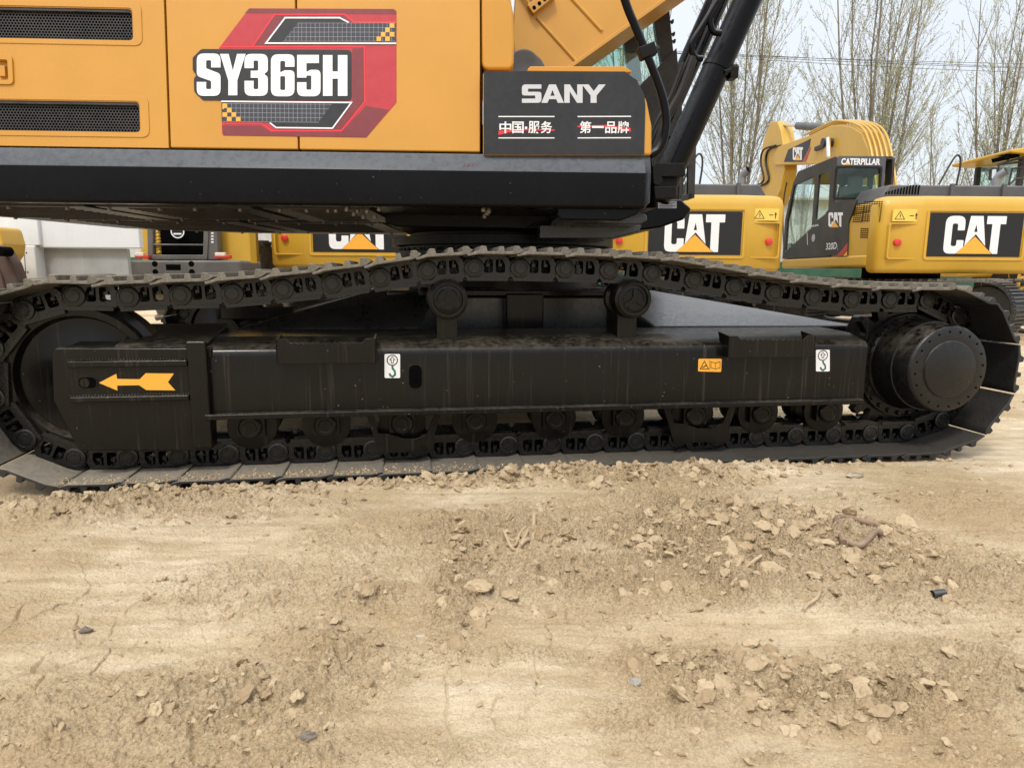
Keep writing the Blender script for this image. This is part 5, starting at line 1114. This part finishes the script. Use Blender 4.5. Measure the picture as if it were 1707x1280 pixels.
# ================================================================== WHEEL LOADERS
def tyre_wheel(parent, c, r, wd, mt, axis='x'):
    w = MB(F0.M); prof = [(r * .55, -wd / 2), (r * .9, -wd / 2), (r, -wd * .38), (r, wd * .38), (r * .9, wd / 2), (r * .55, wd / 2)]; w.lathe(prof, c, ax=axis, seg=40)
    for k in range(22):
        for s in (-1, 1):
            a = 2 * math.pi * (k + (.5 if s > 0 else 0)) / 22; h = .045
            vs = []
            for da, rr, x_ in ((-.05, r - .01, 0), (.05, r - .01, 0), (.12, r - .01, s * wd * .5), (.0, r - .01, s * wd * .5)):
                vs.append((c[0] + x_, c[1] + rr * math.cos(a + da), c[2] + rr * math.sin(a + da)))
            for da, rr, x_ in ((-.04, r + h, 0), (.04, r + h, 0), (.11, r + h, s * wd * .48), (.01, r + h, s * wd * .48)):
                vs.append((c[0] + x_, c[1] + rr * math.cos(a + da), c[2] + rr * math.sin(a + da)))
            w.add(vs, [(0, 1, 2, 3), (7, 6, 5, 4), (0, 4, 5, 1), (1, 5, 6, 2), (2, 6, 7, 3), (3, 7, 4, 0)])
    t = w.build('wheel', mt, parent, bevel=.01)
    w = MB(F0.M); w.lathe([(r * .56, -wd / 2 - .01), (r * .56, -wd * .3), (r * .3, -wd * .22), (r * .3, -wd * .4), (r * .001, -wd * .4)], c, ax=axis, seg=32, caps=False); w.lathe([(r * .56, wd / 2 + .01), (r * .3, wd * .2), (r * .001, wd * .2)], c, ax=axis, seg=32, caps=False); w.build('rim', M['cat'], t)
YL_ = 8.6
P = lambda u, v, y=YL_: F0.p(u, v, y)
LD = thing('wheel_loader', (*(P(300, 440)[0], YL_ + 1.5), 0), 'wheel loader seen from behind, dark grey bumper, two tail lights, beside white box body', 'wheel loader')
w = MB(F0.M); w.prism(fillet(F0.pp([(214, 434), (402, 434), (402, 458), (396, 478), (220, 478), (212, 460)], YL_), .04), YL_, YL_ + .7)
BP = w.build('rear_bumper', M['grey'], LD, bevel=.03, seg=3)
for u, v in ((258, 440), (319, 440), (259, 453.5), (320, 453.5)): w = MB(F0.M); c = P(u, v); w.lathe([(.036, -.002), (.036, 0)], (c[0], YL_, c[1]), seg=18); w.build('bumper_hole', M['dark'], BP)
w = MB(F0.M)
a, b = P(277, 450.5), P(301, 441); w.box(a[0], b[0], YL_ - .002, YL_ + .01, a[1], b[1]); w.build('bumper_hole', M['dark'], BP)
w = MB(F0.M); yG = YL_ + .12; gl = F0.pp([(246, 433), (345, 433), (350, 330), (244, 330)], yG); hl = F0.pp([(255, 425), (338, 425), (340, 350), (255, 350)], yG); w.plate([gl, hl[::-1]], yG, yG + .1)
for v in (408,): a, b = P(250, v + 1, yG), P(342, v - 1, yG); w.box(a[0], b[0], yG + .01, yG + .05, a[1], b[1])
GR = w.build('grille_frame', M['grey'], LD, bevel=.01)
w = MB(F0.M); w.flat([(p[0], p[1]) for p in hl], yG + .09); w.build('radiator', M['dark'], GR)
w = MB(F0.M); a, b = P(264, 425, yG + .06), P(266, 350, yG + .06)
w.tube([(a[0] + .014 * math.cos(k * .7), yG + .075 + .012 * math.sin(k * .7), a[1] + (b[1] - a[1]) * k / 120) for k in range(121)], .024, 8); w.build('twisted_cover', M['cat'], GR)
w = MB(F0.M); c = P(296, 386, yG); w.lathe([(.085, -.004), (.085, 0)], (c[0], yG, c[1]), seg=32); w.mat(1).lathe([(.07, -.006), (.07, -.004)], (c[0], yG, c[1]), seg=32); w.mat(0).stroke([(c[0] - .05, c[1] - .03), (c[0] + .05, c[1] - .03)], .018, yG - .008); w.build('round_badge', [M['white'], M['ink']], GR)
w = MB(F0.M); a, b = P(237, 432, yG + .05), P(246, 330, yG + .05); w.box(a[0], b[0], yG + .05, YL_ + .5, a[1] - .05, b[1]); a, b = P(350, 433, yG + .05), P(405, 330, yG + .05); w.box(a[0] + .05, b[0], yG + .2, YL_ + .55, a[1] - .05, b[1]); w.box(a[0] - .9, a[0] + .0, yG + .101, YL_ + 1.9, a[1], b[1]); BO = w.build('engine_body', M['cat'], LD, bevel=.02)
w = MB(F0.M); a, b = P(345, 433, yG), P(357, 330, yG); w.box(a[0], b[0], yG + .02, yG + .15, a[1], b[1]); w.build('side_post', M['grey'], BO, bevel=.01)
w = MB(F0.M); text_mesh(w, 'LiuG', rz((0, yG + .018, 0), 0), 351, 392, 356, 410, 0, .02) if False else None
for k in range(4): a = P(352, 405 - 5 * k, yG + .016); w.box(a[0], a[0] + .03, yG + .016, yG + .018, a[1], a[1] + .018)
w.build('side_lettering', M['white'], BO)
w = MB(F0.M); a = P(365, 395, yG + .19); w.box(a[0], a[0] + .025, yG + .198, yG + .2, a[1] - .04, a[1]); w.build('body_mark', M['ink'], BO)
for u0, u1 in ((224, 247), (357, 383)):
    w = MB(F0.M); a, b = P(u0, 431, YL_ + .05), P(u1, 421, YL_ + .05); w.mat(0).box(a[0], b[0], YL_ + .05, YL_ + .12, a[1], b[1] - .03); w.mat(1).box(a[0] + .01, b[0] - .06, YL_ + .045, YL_ + .1, (a[1] + b[1]) / 2 - .01, b[1]); w.build('tail_light', [M['tail'], M['amber']], LD, bevel=.01)
w = MB(F0.M); a, b = P(386, 470, YL_ + .5), P(402, 330, YL_ + .5); w.box(a[0], b[0], YL_ + .5, YL_ + .8, a[1] + .1, b[1]); w.build('side_step', M['dark'], LD, bevel=.02)
c = P(434, 470, YL_ + 1.0); tyre_wheel(LD, (F0.p(424, 440, 11.2)[0], 11.25, .72), .64, .5, M['tyre']); tyre_wheel(LD, (P(240, 470)[0] - .05, YL_ + 1.3, .66), .64, .5, M['tyre'])
w = MB(F0.M); a, b = P(270, 380), P(360, 330); w.box(a[0], b[0], YL_ + 1.9, YL_ + 3.2, 1.6, 3.1); w.build('cab', M['cabblk'], LD, bevel=.04)

Y2 = 15.2; P2 = lambda u, v, y=Y2: F0.p(u, v, y)
L2 = thing('wheel_loader', (P2(1740, 400)[0], Y2 + 1.5, 0), 'wheel loader with yellow cab roof and glazed cab at the far right edge', 'wheel loader')
w = MB(F0.M); q = F0.pp([(1700, 312), (1700, 268), (1712, 262), (1800, 262), (1812, 330)], Y2); a = P2(1692, 320); b = P2(1800, 262); x0, x1, z0, z1 = P2(1698, 300)[0], P2(1800, 300)[0], 2.0, P2(1700, 262)[1]
for xx in (x0, x1 - .12):
    for yy in (Y2, Y2 + 1.4): w.box(xx, xx + .12, yy, yy + .1, z0, z1)
w.box(x0, x1, Y2, Y2 + 1.5, z0 - .2, z0 + .15); w.box(x0 + .12, x1 - .12, Y2 + 1.42, Y2 + 1.48, z1 - .1, z1); C2_ = w.build('cab', M['cabblk'], L2, bevel=.02)
w = MB(F0.M); w.box(x0 + .12, x1 - .12, Y2 + .04, Y2 + .05, z0 + .15, z1); w.box(x0 + .05, x0 + .06, Y2 + .1, Y2 + 1.4, z0 + .15, z1); w.build('window', M['glass'], C2_)
w = MB(F0.M); r0_ = P2(1670, 257); r1_q = P2(1810, 244); w.prism([(r0_[0], r0_[1] - .02), (r0_[0], r0_[1] + .05), (r0_[0] + .5, r0_[1] + .11), (r1_q[0], r1_q[1]), (r1_q[0], r0_[1] + .02), (x0, r0_[1] - .05)], Y2 - .3, Y2 + 1.7); w.build('cab_roof', M['cat'], C2_, bevel=.03)
w = MB(F0.M); w.prism(F0.pp([(1674, 260), (1700, 256), (1700, 262), (1676, 267)], Y2 - .2), Y2 - .2, Y2 + .2); w.build('roof_lamp', M['dark'], C2_)
w = MB(F0.M)
for pts in (((1655, 300), (1657, 275), (1700, 264)), ((1655, 277), (1702, 271)), ((1673, 310), (1679, 283), (1700, 281)), ((1672, 268), (1672, 276)), ((1674, 310), (1684, 300), (1712, 297))): w.tube([(P2(*q)[0], Y2 - .15, P2(*q)[1]) for q in pts], .022, 6)
w.build('mirror_rail', M['cabblk'], L2)
w = MB(F0.M); w.prism(fillet(F0.pp([(1650, 300), (1652, 280), (1663, 279), (1662, 302)], Y2 - .2), .04), Y2 - .2, Y2 - .15); w.mat(1).prism(fillet(F0.pp([(1653, 298), (1654, 283), (1661, 282), (1660, 299)], Y2 - .21), .03), Y2 - .21, Y2 - .2); w.build('mirror', [M['cabblk'], M['chrome']], L2)
w = MB(F0.M); w.box(x0 - .9, x1 + .2, Y2 + .3, Y2 + 3.5, .9, 1.9); w.build('engine_body', M['cat'], L2, bevel=.08, seg=3)
for u in (1690, 1790): tyre_wheel(L2, (P2(u, 470)[0] + .2, Y2 - .3, .80), .78, .55, M['rubber'], 'y') if False else tyre_wheel(L2, (P2(u, 470)[0], Y2 + .2, .80), .78, .55, M['rubber'])
w = MB(F0.M); c = P2(1689, 466); w.lathe([(.36, 0), (.36, .06), (.30, .10), (.16, .06), (.14, -.02), (.001, -.02)], (c[0], Y2 - .66, c[1]), seg=36, caps=False); w.build('front_rim', M['cat'], L2)

# ================================================================== WHITE BOX BODY AND BROWN BUCKET, LEFT
YW = 6.9; Pw = lambda u, v: F0.p(u, v, YW)
TB = thing('box_body', (Pw(120, 420)[0], YW + .5, 0), 'white steel box body on a post with pale grey lower panel, left background', 'box body')
w = MB(F0.M); a, b = Pw(64, 413), Pw(225, 300); w.box(a[0], b[0], YW, YW + .07, a[1], b[1]); a, b = Pw(-140, 413), Pw(20, 300); w.box(a[0], b[0], YW, YW + 1.3, a[1] - .04, b[1]); w.build('side_panel', M['whitep'], TB, bevel=.012)
w = MB(F0.M); a, b = Pw(58, 500), Pw(205, 414); w.box(a[0], b[0], YW + .075, YW + .13, .25, b[1]); w.build('lower_panel', M['greyp'], TB, bevel=.01)
w = MB(F0.M); a, b = Pw(30, 500), Pw(64, 410); w.box(a[0] + .01, b[0], YW - .06, YW + .3, .02, b[1]); b2 = Pw(60, 300); w.box(a[0] + .005, b2[0], YW - .04, YW + .3, b[1] + .001, b2[1]); PS = w.build('post', M['whitep'], TB, bevel=.012)
w = MB(F0.M)
for u, v in ((45.5, 422), (51, 422), (48.5, 454), (53.5, 454)): c = Pw(u, v); w.lathe([(.008, -.062), (.008, -.058)], (c[0], YW, c[1]), seg=8)
a, b = Pw(47, 411), Pw(51, 470); w.tube([(a[0], YW - .061, a[1]), (b[0], YW - .061, b[1])], .003, 4); w.build('bolt_row', M['dark'], PS)
w = MB(F0.M); a, b = Pw(20, 413), Pw(29, 300); w.box(a[0], b[0] - .02, YW + .05, YW + .2, a[1], b[1]); w.build('corner_angle', M['grey'], TB)
YBk = 5.8; Pb = lambda u, v, y=YBk: F0.p(u, v, y)
BK = thing('digging_bucket', (Pb(0, 480)[0], YBk + .3, 0), 'dusty brown steel bucket on a yellow arm at the left edge, beside the white post', 'bucket')
w = MB(F0.M); pf = fillet([(Pb(-90, 450)[0], .05), (Pb(4, 450)[0] + .0, .02), (Pb(30, 450)[0], .25), (Pb(28, 450)[0], Pb(0, 470)[1]), (Pb(20, 450)[0], Pb(0, 438)[1]), (Pb(6, 450)[0], Pb(0, 412)[1]), (Pb(-20, 450)[0], Pb(0, 405)[1]), (Pb(-90, 450)[0], Pb(0, 430)[1])], .07, 6); w.prism(pf, YBk, YBk + .14); SH = w.build('bucket_shell', M['brown'], BK, bevel=.02)
w = MB(F0.M)
for off in (.12, .26): L = smoothpath([(p[0] - off, p[1] * (1 - off * .35), 0) for p in (pf[12], pf[18], pf[24], pf[30])], 5); w.tube([(p[0], YBk - .005, p[1]) for p in L], .012, 6)
w.build('weld_rib', M['brown'], SH)
w = MB(F0.M); w.prism(fillet(F0.pp([(-60, 425), (-60, 380), (24, 380), (32, 408), (30, 425), (20, 440)], 6.5), .05), 6.3, 6.6); w.build('arm', M['cat'], BK, bevel=.02)
w = MB(F0.M); c = Pb(-2, 419, 5.7); w.lathe([(.04, -.0), (.04, .12)], (c[0], 5.7, c[1]), seg=20); w.build('pivot_pin', M['dark'], BK)

# ================================================================== FENCE, SHED, WIRES
w = MB(F0.M); YF = 19.5; zf_ = F0.p(1360, 437, YF)[1]
n = 260; xs__ = [-16 + 44 * k / n for k in range(n + 1)]
tpz = [(x, YF + (.025 if k % 4 in (1, 2) else 0)) for k, x in enumerate(xs__)]
w.add([(a, b, 0) for a, b in tpz] + [(a, b, zf_) for a, b in tpz] + [(a, b + .01, zf_) for a, b in tpz] + [(a, b + .01, 0) for a, b in tpz], [(i, i + 1, n + 2 + i, n + 1 + i) for i in range(n)] + [(n + 1 + i, n + 2 + i, 2 * n + 3 + i, 2 * n + 2 + i) for i in range(n)] + [(2 * n + 2 + i, 2 * n + 3 + i, 3 * n + 4 + i, 3 * n + 3 + i) for i in range(n)])
fo = w.build('metal_fence', M['sheet'], smooth=20); prop(fo, 'low green corrugated metal fence running behind the parked machines', 'fence')
w = MB(F0.M)
SHD = thing('long_shed', (14, 44, 0), 'long low grey shed with a shallow roof far behind the bare trees', 'shed')
zt_s = F0.p(1500, 334, 42)[1]; w.box(-30, 60, 42, 52, 0, zt_s); wl_ = w.build('wall', M['wall'], SHD)
w = MB(F0.M); w.prismx([(41.6, zt_s - .05), (47, zt_s + .7), (52.4, zt_s - .05), (52.4, zt_s + .08), (47, zt_s + .85), (41.6, zt_s + .08)], -30.5, 60.5); w.build('roof', M['wall'], SHD)
for i, (va, vb, sag) in enumerate(((91, 113, .10), (94, 114.5, .25), (97, 121, .45), (93, 107, .15))):
    YWr = 24 + .3 * i; a, b = F0.p(1225, va, YWr), F0.p(1707, vb, YWr); dx = b[0] - a[0]; sl_ = (b[1] - a[1]) / dx
    pts = []
    for k in range(41): t = -1 + 3 * k / 40; pts.append((a[0] + dx * t, YWr, a[1] + sl_ * dx * t + sag * ((t - .5) ** 2 - .25) * .4))
    w = MB(F0.M); w.tube(pts, .008, 5); o = w.build('overhead_wire', M['cabblk'])
    prop(o, ['topmost black overhead wire crossing the sky, joining the others at left', 'second highest black overhead wire, hanging just under the top one', 'lowest black overhead wire, sagging clearly below the others', 'thin black overhead wire spreading above the others towards the right'][i], 'wire', 'overhead wires across the sky')

# ================================================================== BARE POPLARS JUST COMING INTO LEAF
M['bark'] = paint('poplar_bark', (.20, .17, .125), .85, .2, .1, bump=.3, var=.25, dust_sheen_col=(.25, .25, .18))
M['twig'] = flatmat('poplar_twig', (.26, .24, .19), .8, var=.2)
M['leaf'] = flatmat('young_leaf', (.30, .30, .11), .6, var=.35)
def poplar(x, y, h, seed, lab, spread=.24, stems=8):
    rn = random.Random(seed); T = thing('poplar_tree', (x, y, 0), lab, 'tree', 'bare poplars behind the yard')
    wt = MB(); wl = MB(); LV = []; LF = []
    wt.tube([(x, y, -.1), (x + .02, y, .5), (x, y, 1.0)], [.20, .17, .15], 10)
    def branch(p, d, L, r, lv):
        n = 5 if lv < 2 else 3; pts = [p]; q = p
        for k in range(n):
            d = (d + Vector((rn.uniform(-.08, .08), rn.uniform(-.08, .08), .12 if lv else .09))).normalized(); q = q + d * (L / n); pts.append(q)
        rs = [r * (1 - .85 * k / n) for k in range(n + 1)]
        (wt if lv == 0 else wl).tube(pts, [max(.0035, a) for a in rs], 6 if lv == 0 else 3, caps=False)
        if lv < 3:
            nb = {0: int(L * 1.9), 1: int(.6 + L * 1.8), 2: int(.4 + L * 2.0)}[lv]
            for k in range(nb):
                t = rn.uniform(.12 if lv == 0 else .2, .97); i = min(n - 1, int(t * n)); b = pts[i].lerp(pts[i + 1], t * n - i); ax = (pts[i + 1] - pts[i]).normalized()
                a = rn.uniform(0, 6.283); side = (ax.orthogonal().normalized() * math.cos(a) + ax.cross(ax.orthogonal().normalized()) * math.sin(a)); sp_ = rn.uniform(.32, .75)
                nd = (ax * math.cos(sp_) + side * math.sin(sp_)).normalized()
                nl = {0: L * .30 * (1.15 - t) + .5, 1: L * .36 * (1.2 - t) + .2, 2: .20 + .15 * rn.random()}[lv] * rn.uniform(.7, 1.3)
                branch(b, nd, nl, {0: max(.012, r * .36 * (1.2 - t)), 1: .0065, 2: .004}[lv], lv + 1)
        if lv >= 1:
            m = int(L * (5 if lv == 1 else 11) + rn.random() * 2.4)
            for k in range(m):
                t = rn.random(); i = min(n - 1, int(t * n)); b = pts[i].lerp(pts[i + 1], t * n - i); s = rn.uniform(.018, .042)
                u = Vector((rn.gauss(0, 1), rn.gauss(0, 1), rn.gauss(0, 1))).normalized(); v = u.orthogonal().normalized(); b = b + u * s
                k0 = len(LV); LV.extend([tuple(b - u * s), tuple(b + v * s * .6), tuple(b + u * s), tuple(b - v * s * .6)]); LF.append((k0, k0 + 1, k0 + 2, k0 + 3))
    for s_ in range(stems):
        a = s_ * 6.283 / stems + rn.uniform(-.4, .4); t = rn.uniform(.05, spread) if s_ else .02
        branch(Vector((x, y, rn.uniform(.4, 1.3))), Vector((math.sin(t) * math.cos(a), math.sin(t) * math.sin(a), math.cos(t))), h * rn.uniform(.72, 1.0), rn.uniform(.04, .07), 0)
    wt.build('trunk', M['bark'], T, smooth=60)
    cr = wl.build('crown', M['twig'], T, smooth=60)
    me = bpy.data.meshes.new('leaves'); me.from_pydata(LV, [], LF); me.materials.append(M['leaf']); put(bpy.data.objects.new('leaves', me), cr)
    return len(LF), len(wl.f)
tot = 0
for (u, d_, h, sd, sp_, st, lab) in ((1222, 26, 14.5, 1, .30, 8, 'multi-stemmed bare poplar standing between the black boom cylinder and the yellow stick'),
                             (1452, 25, 15, 2, .34, 9, 'broad tall bare poplar rising right behind the black cab with CATERPILLAR on it'),
                             (1655, 24, 10.5, 3, .34, 9, 'shorter bare poplar at the right edge, behind the yellow cab roof'),
                             (1050, 27, 13, 4, .28, 7, 'bare poplar seen only through the green cab glass of the big machine'),
                             (1335, 33, 7.0, 5, .42, 4, 'low bare poplar behind the sky gap between the two tall ones'),
                             (1560, 32, 8.5, 6, .40, 5, 'low bushy bare poplar between the broad tall one and the right edge one'),
                             (1830, 27, 12, 7, .3, 7, 'bare poplar just beyond the right edge, only its left twigs reaching in')):
    r_ = poplar(F0.p(u, 400, d_)[0], d_, h, sd, lab, sp_, st); tot += r_[0] + r_[1]; print(u, r_)

# ================================================================== SMALL THINGS LYING ON THE GROUND
def lay(name, mb, mt, lab, cat, group=None, **k): return prop(mb.build(name, mt, **k), lab, cat, group)
def gp(u, v, dz=0): x, y = G(u, v); z = gz(x, y); x, y = G(u, v, z); return (x, y, gz(x, y) + dz)
w = MB(); L = [gp(u, v, .016) for u, v in ((1408, 889), (1393, 878), (1400, 874), (1420, 873), (1445, 878), (1462, 884), (1467, 891), (1458, 896), (1436, 897), (1415, 893))]
w.tube([tuple(p) for p in smoothpath(L, 5)], .0105, 10); lay('hose_loop', w, M['twine'] if 'twine' in M else paint('faded_brown_rubber', (.20, .13, .085), .7, .6, .5, bump=.3), 'faded brown loop of hose lying on the dirt right of the rubble', 'hose loop')
c = gp(1563, 997, .006); w = MB(Matrix.Translation(c) @ Matrix.Rotation(.25, 4, 'Z') @ Matrix.Scale(.62, 4)); prf = []
for k in range(15): prf += [(.0165, -.035 + k * .005), (.0145, -.0335 + k * .005)]
w.lathe(prf + [(.012, .04), (.012, -.034)], (0, 0, 0), ax='x', seg=20, caps=False); lay('corrugated_pipe', w, paint('slate_plastic', (.045, .05, .055), .5, .3, .3, bump=0), 'short dark grey corrugated pipe stub half buried at right', 'pipe')
M['root'] = paint('dry_root', (.42, .31, .19), .9, .4, .3, bump=.8, var=.25)
w = MB()
for pts, r_ in ((((838, 893), (850, 905), (862, 913), (873, 900), (884, 878)), .006), (((845, 908), (858, 912), (866, 896), (876, 880)), .005), (((868, 912), (880, 905), (888, 890), (890, 876)), .0075), (((835, 886), (846, 895), (858, 900)), .005)):
    L = [gp(u, v, .010) for u, v in pts]; sm = smoothpath(L, 5); w.tube([tuple(p + Vector((0, 0, .008 * math.sin(i * .5)))) for i, p in enumerate(sm)], [r_ * (1 - .3 * abs(i / len(sm) - .5)) for i in range(len(sm))], 8)
lay('twisted_root', w, M['root'], 'clump of twisted dry root lying left of the rubble patch', 'root')
for pts, r_, lab in ((((1282, 910), (1312, 891)), .003, 'short pale straight stick poking from the rubble below the big clods'), (((1218, 982), (1245, 958), (1268, 932)), .005, 'long pale stick half sunk in the middle of the rubble'), (((1340, 1018), (1345, 1010), (1360, 1003), (1366, 990)), .005, 'crooked pale stick standing out at the lower edge of the rubble')):
    w = MB(); L = [gp(u, v, .006) for u, v in pts]; w.tube([tuple(p) for p in smoothpath(L, 4)], r_, 7); lay('dry_stick', w, M['root'], lab, 'stick', 'pale dry sticks')
M['stone'] = paint('pale_stone', (.42, .37, .28), .8, .3, .2, bump=.5, var=.15); M['gstone'] = paint('grey_stone', (.30, .28, .25), .8, .2, .2, bump=.5); M['dstone'] = paint('dark_stone', (.13, .11, .09), .8, .3, .3, bump=.5)
STN = [(1425, 795, 15, 'stone', 'pale angular stone on the smooth dirt below the right end of the track'), (1062, 1140, 10, 'gstone', 'small whitish grey stone at the lower edge of the dark gravel'), (1461, 971, 14, 'clod', 'single brown clod right of the rubble, nearer than the hose loop'),
       (1276, 884, 17, 'clod', 'large clod at the top of the rubble, leftmost of the big pair'), (1338, 884, 19, 'clod', 'largest pale clod at the top right of the rubble'), (1360, 893, 15, 'clod', 'rounded clod touching the right side of the largest pale clod'), (1372, 915, 16, 'clod', 'slanted slab of clay just below the brown hose loop'),
       (1165, 1096, 15, 'clod', 'blocky clod in the middle of the lower rubble band'), (1098, 1104, 17, 'clod', 'wide flat clod left of the blocky one in the lower band'), (803, 988, 24, 'clod', 'long flat slab of cracked clay beside the left rubble strip'), (848, 998, 15, 'clod', 'smaller flat clay slab right of the long cracked slab'),
       (1250, 1158, 15, 'clod', 'thin tilted slab of clay in the lower right rubble'), (515, 1229, 14, 'dstone', 'dark flat broken stone near the bottom, left of centre'), (1403, 1205, 15, 'clod', 'grey-brown block of clay near the lower right rubble end'), (1672, 1073, 10, 'clod', 'small reddish clod alone at the right edge'),
       (145, 1052, 11, 'dstone', 'small dark flake of stone on the pale mud at left'), (270, 965, 11, 'clod', 'brown clod on the mud, upper left'), (700, 1060, 9, 'stone', 'small whitish oval stone in the centre left'), (1045, 890, 12, 'clod', 'grey clod left of the top of the rubble'), (1190, 885, 12, 'clod', 'flat clod centred along the top of the rubble')]
for i, (u, v, px, mt_, lab) in enumerate(STN):
    x, y, z = gp(u, v); s_ = px / FPX * math.hypot(y, 1) * .92; vs, fs = rockmesh(100 + i, 3 if i < 14 else 2, .62 if 'flat' not in lab and 'slab' not in lab else .34, .42)
    a = random.uniform(-.6, .6); w = MB(Matrix.Translation((x, y, z + s_ * .18)) @ Matrix.Rotation(a, 4, 'Z') @ Matrix.Rotation(random.uniform(-.15, .25), 4, 'X'))
    vs = vs * (s_ * 1.15, s_ * .8, s_); w.add([tuple(q) for q in vs], [tuple(int(j) for j in f) for f in fs])
    o = lay('stone' if 'clod' != mt_ else 'clay_clod', w, M[mt_], lab, 'stone' if mt_ != 'clod' else 'clod', smooth=28)
    if mt_ == 'clod': at_ = o.data.attributes.new('tone', 'FLOAT', 'POINT'); at_.data.foreach_set('value', np.full(len(o.data.vertices), .35 + .5 * random.random(), np.float32))
# dry grass behind the track at the left
GV = []; GF = []
for k in range(900):
    u = random.choice((random.uniform(150, 330), random.uniform(560, 1100), random.uniform(1200, 1420))); y = random.uniform(6.6, 9.4); x = F0.p(u, 520, y)[0]; h_ = random.uniform(.05, .3) * (1 if u < 400 else .5); a = random.uniform(0, 6.28); ln = random.uniform(.02, .12); k0 = len(GV)
    GV += [(x - .003, y, 0), (x + .003, y, 0), (x + ln * math.cos(a), y + ln * math.sin(a), h_)]; GF.append((k0, k0 + 1, k0 + 2))
me = bpy.data.meshes.new('dry_grass'); me.from_pydata(GV, [], GF); me.materials.append(flatmat('straw', (.42, .34, .2), .8, var=.2)); prop(put(bpy.data.objects.new('dry_grass', me)), 'wisps of dry straw grass on the ground behind the big machine', 'grass', kind='stuff')
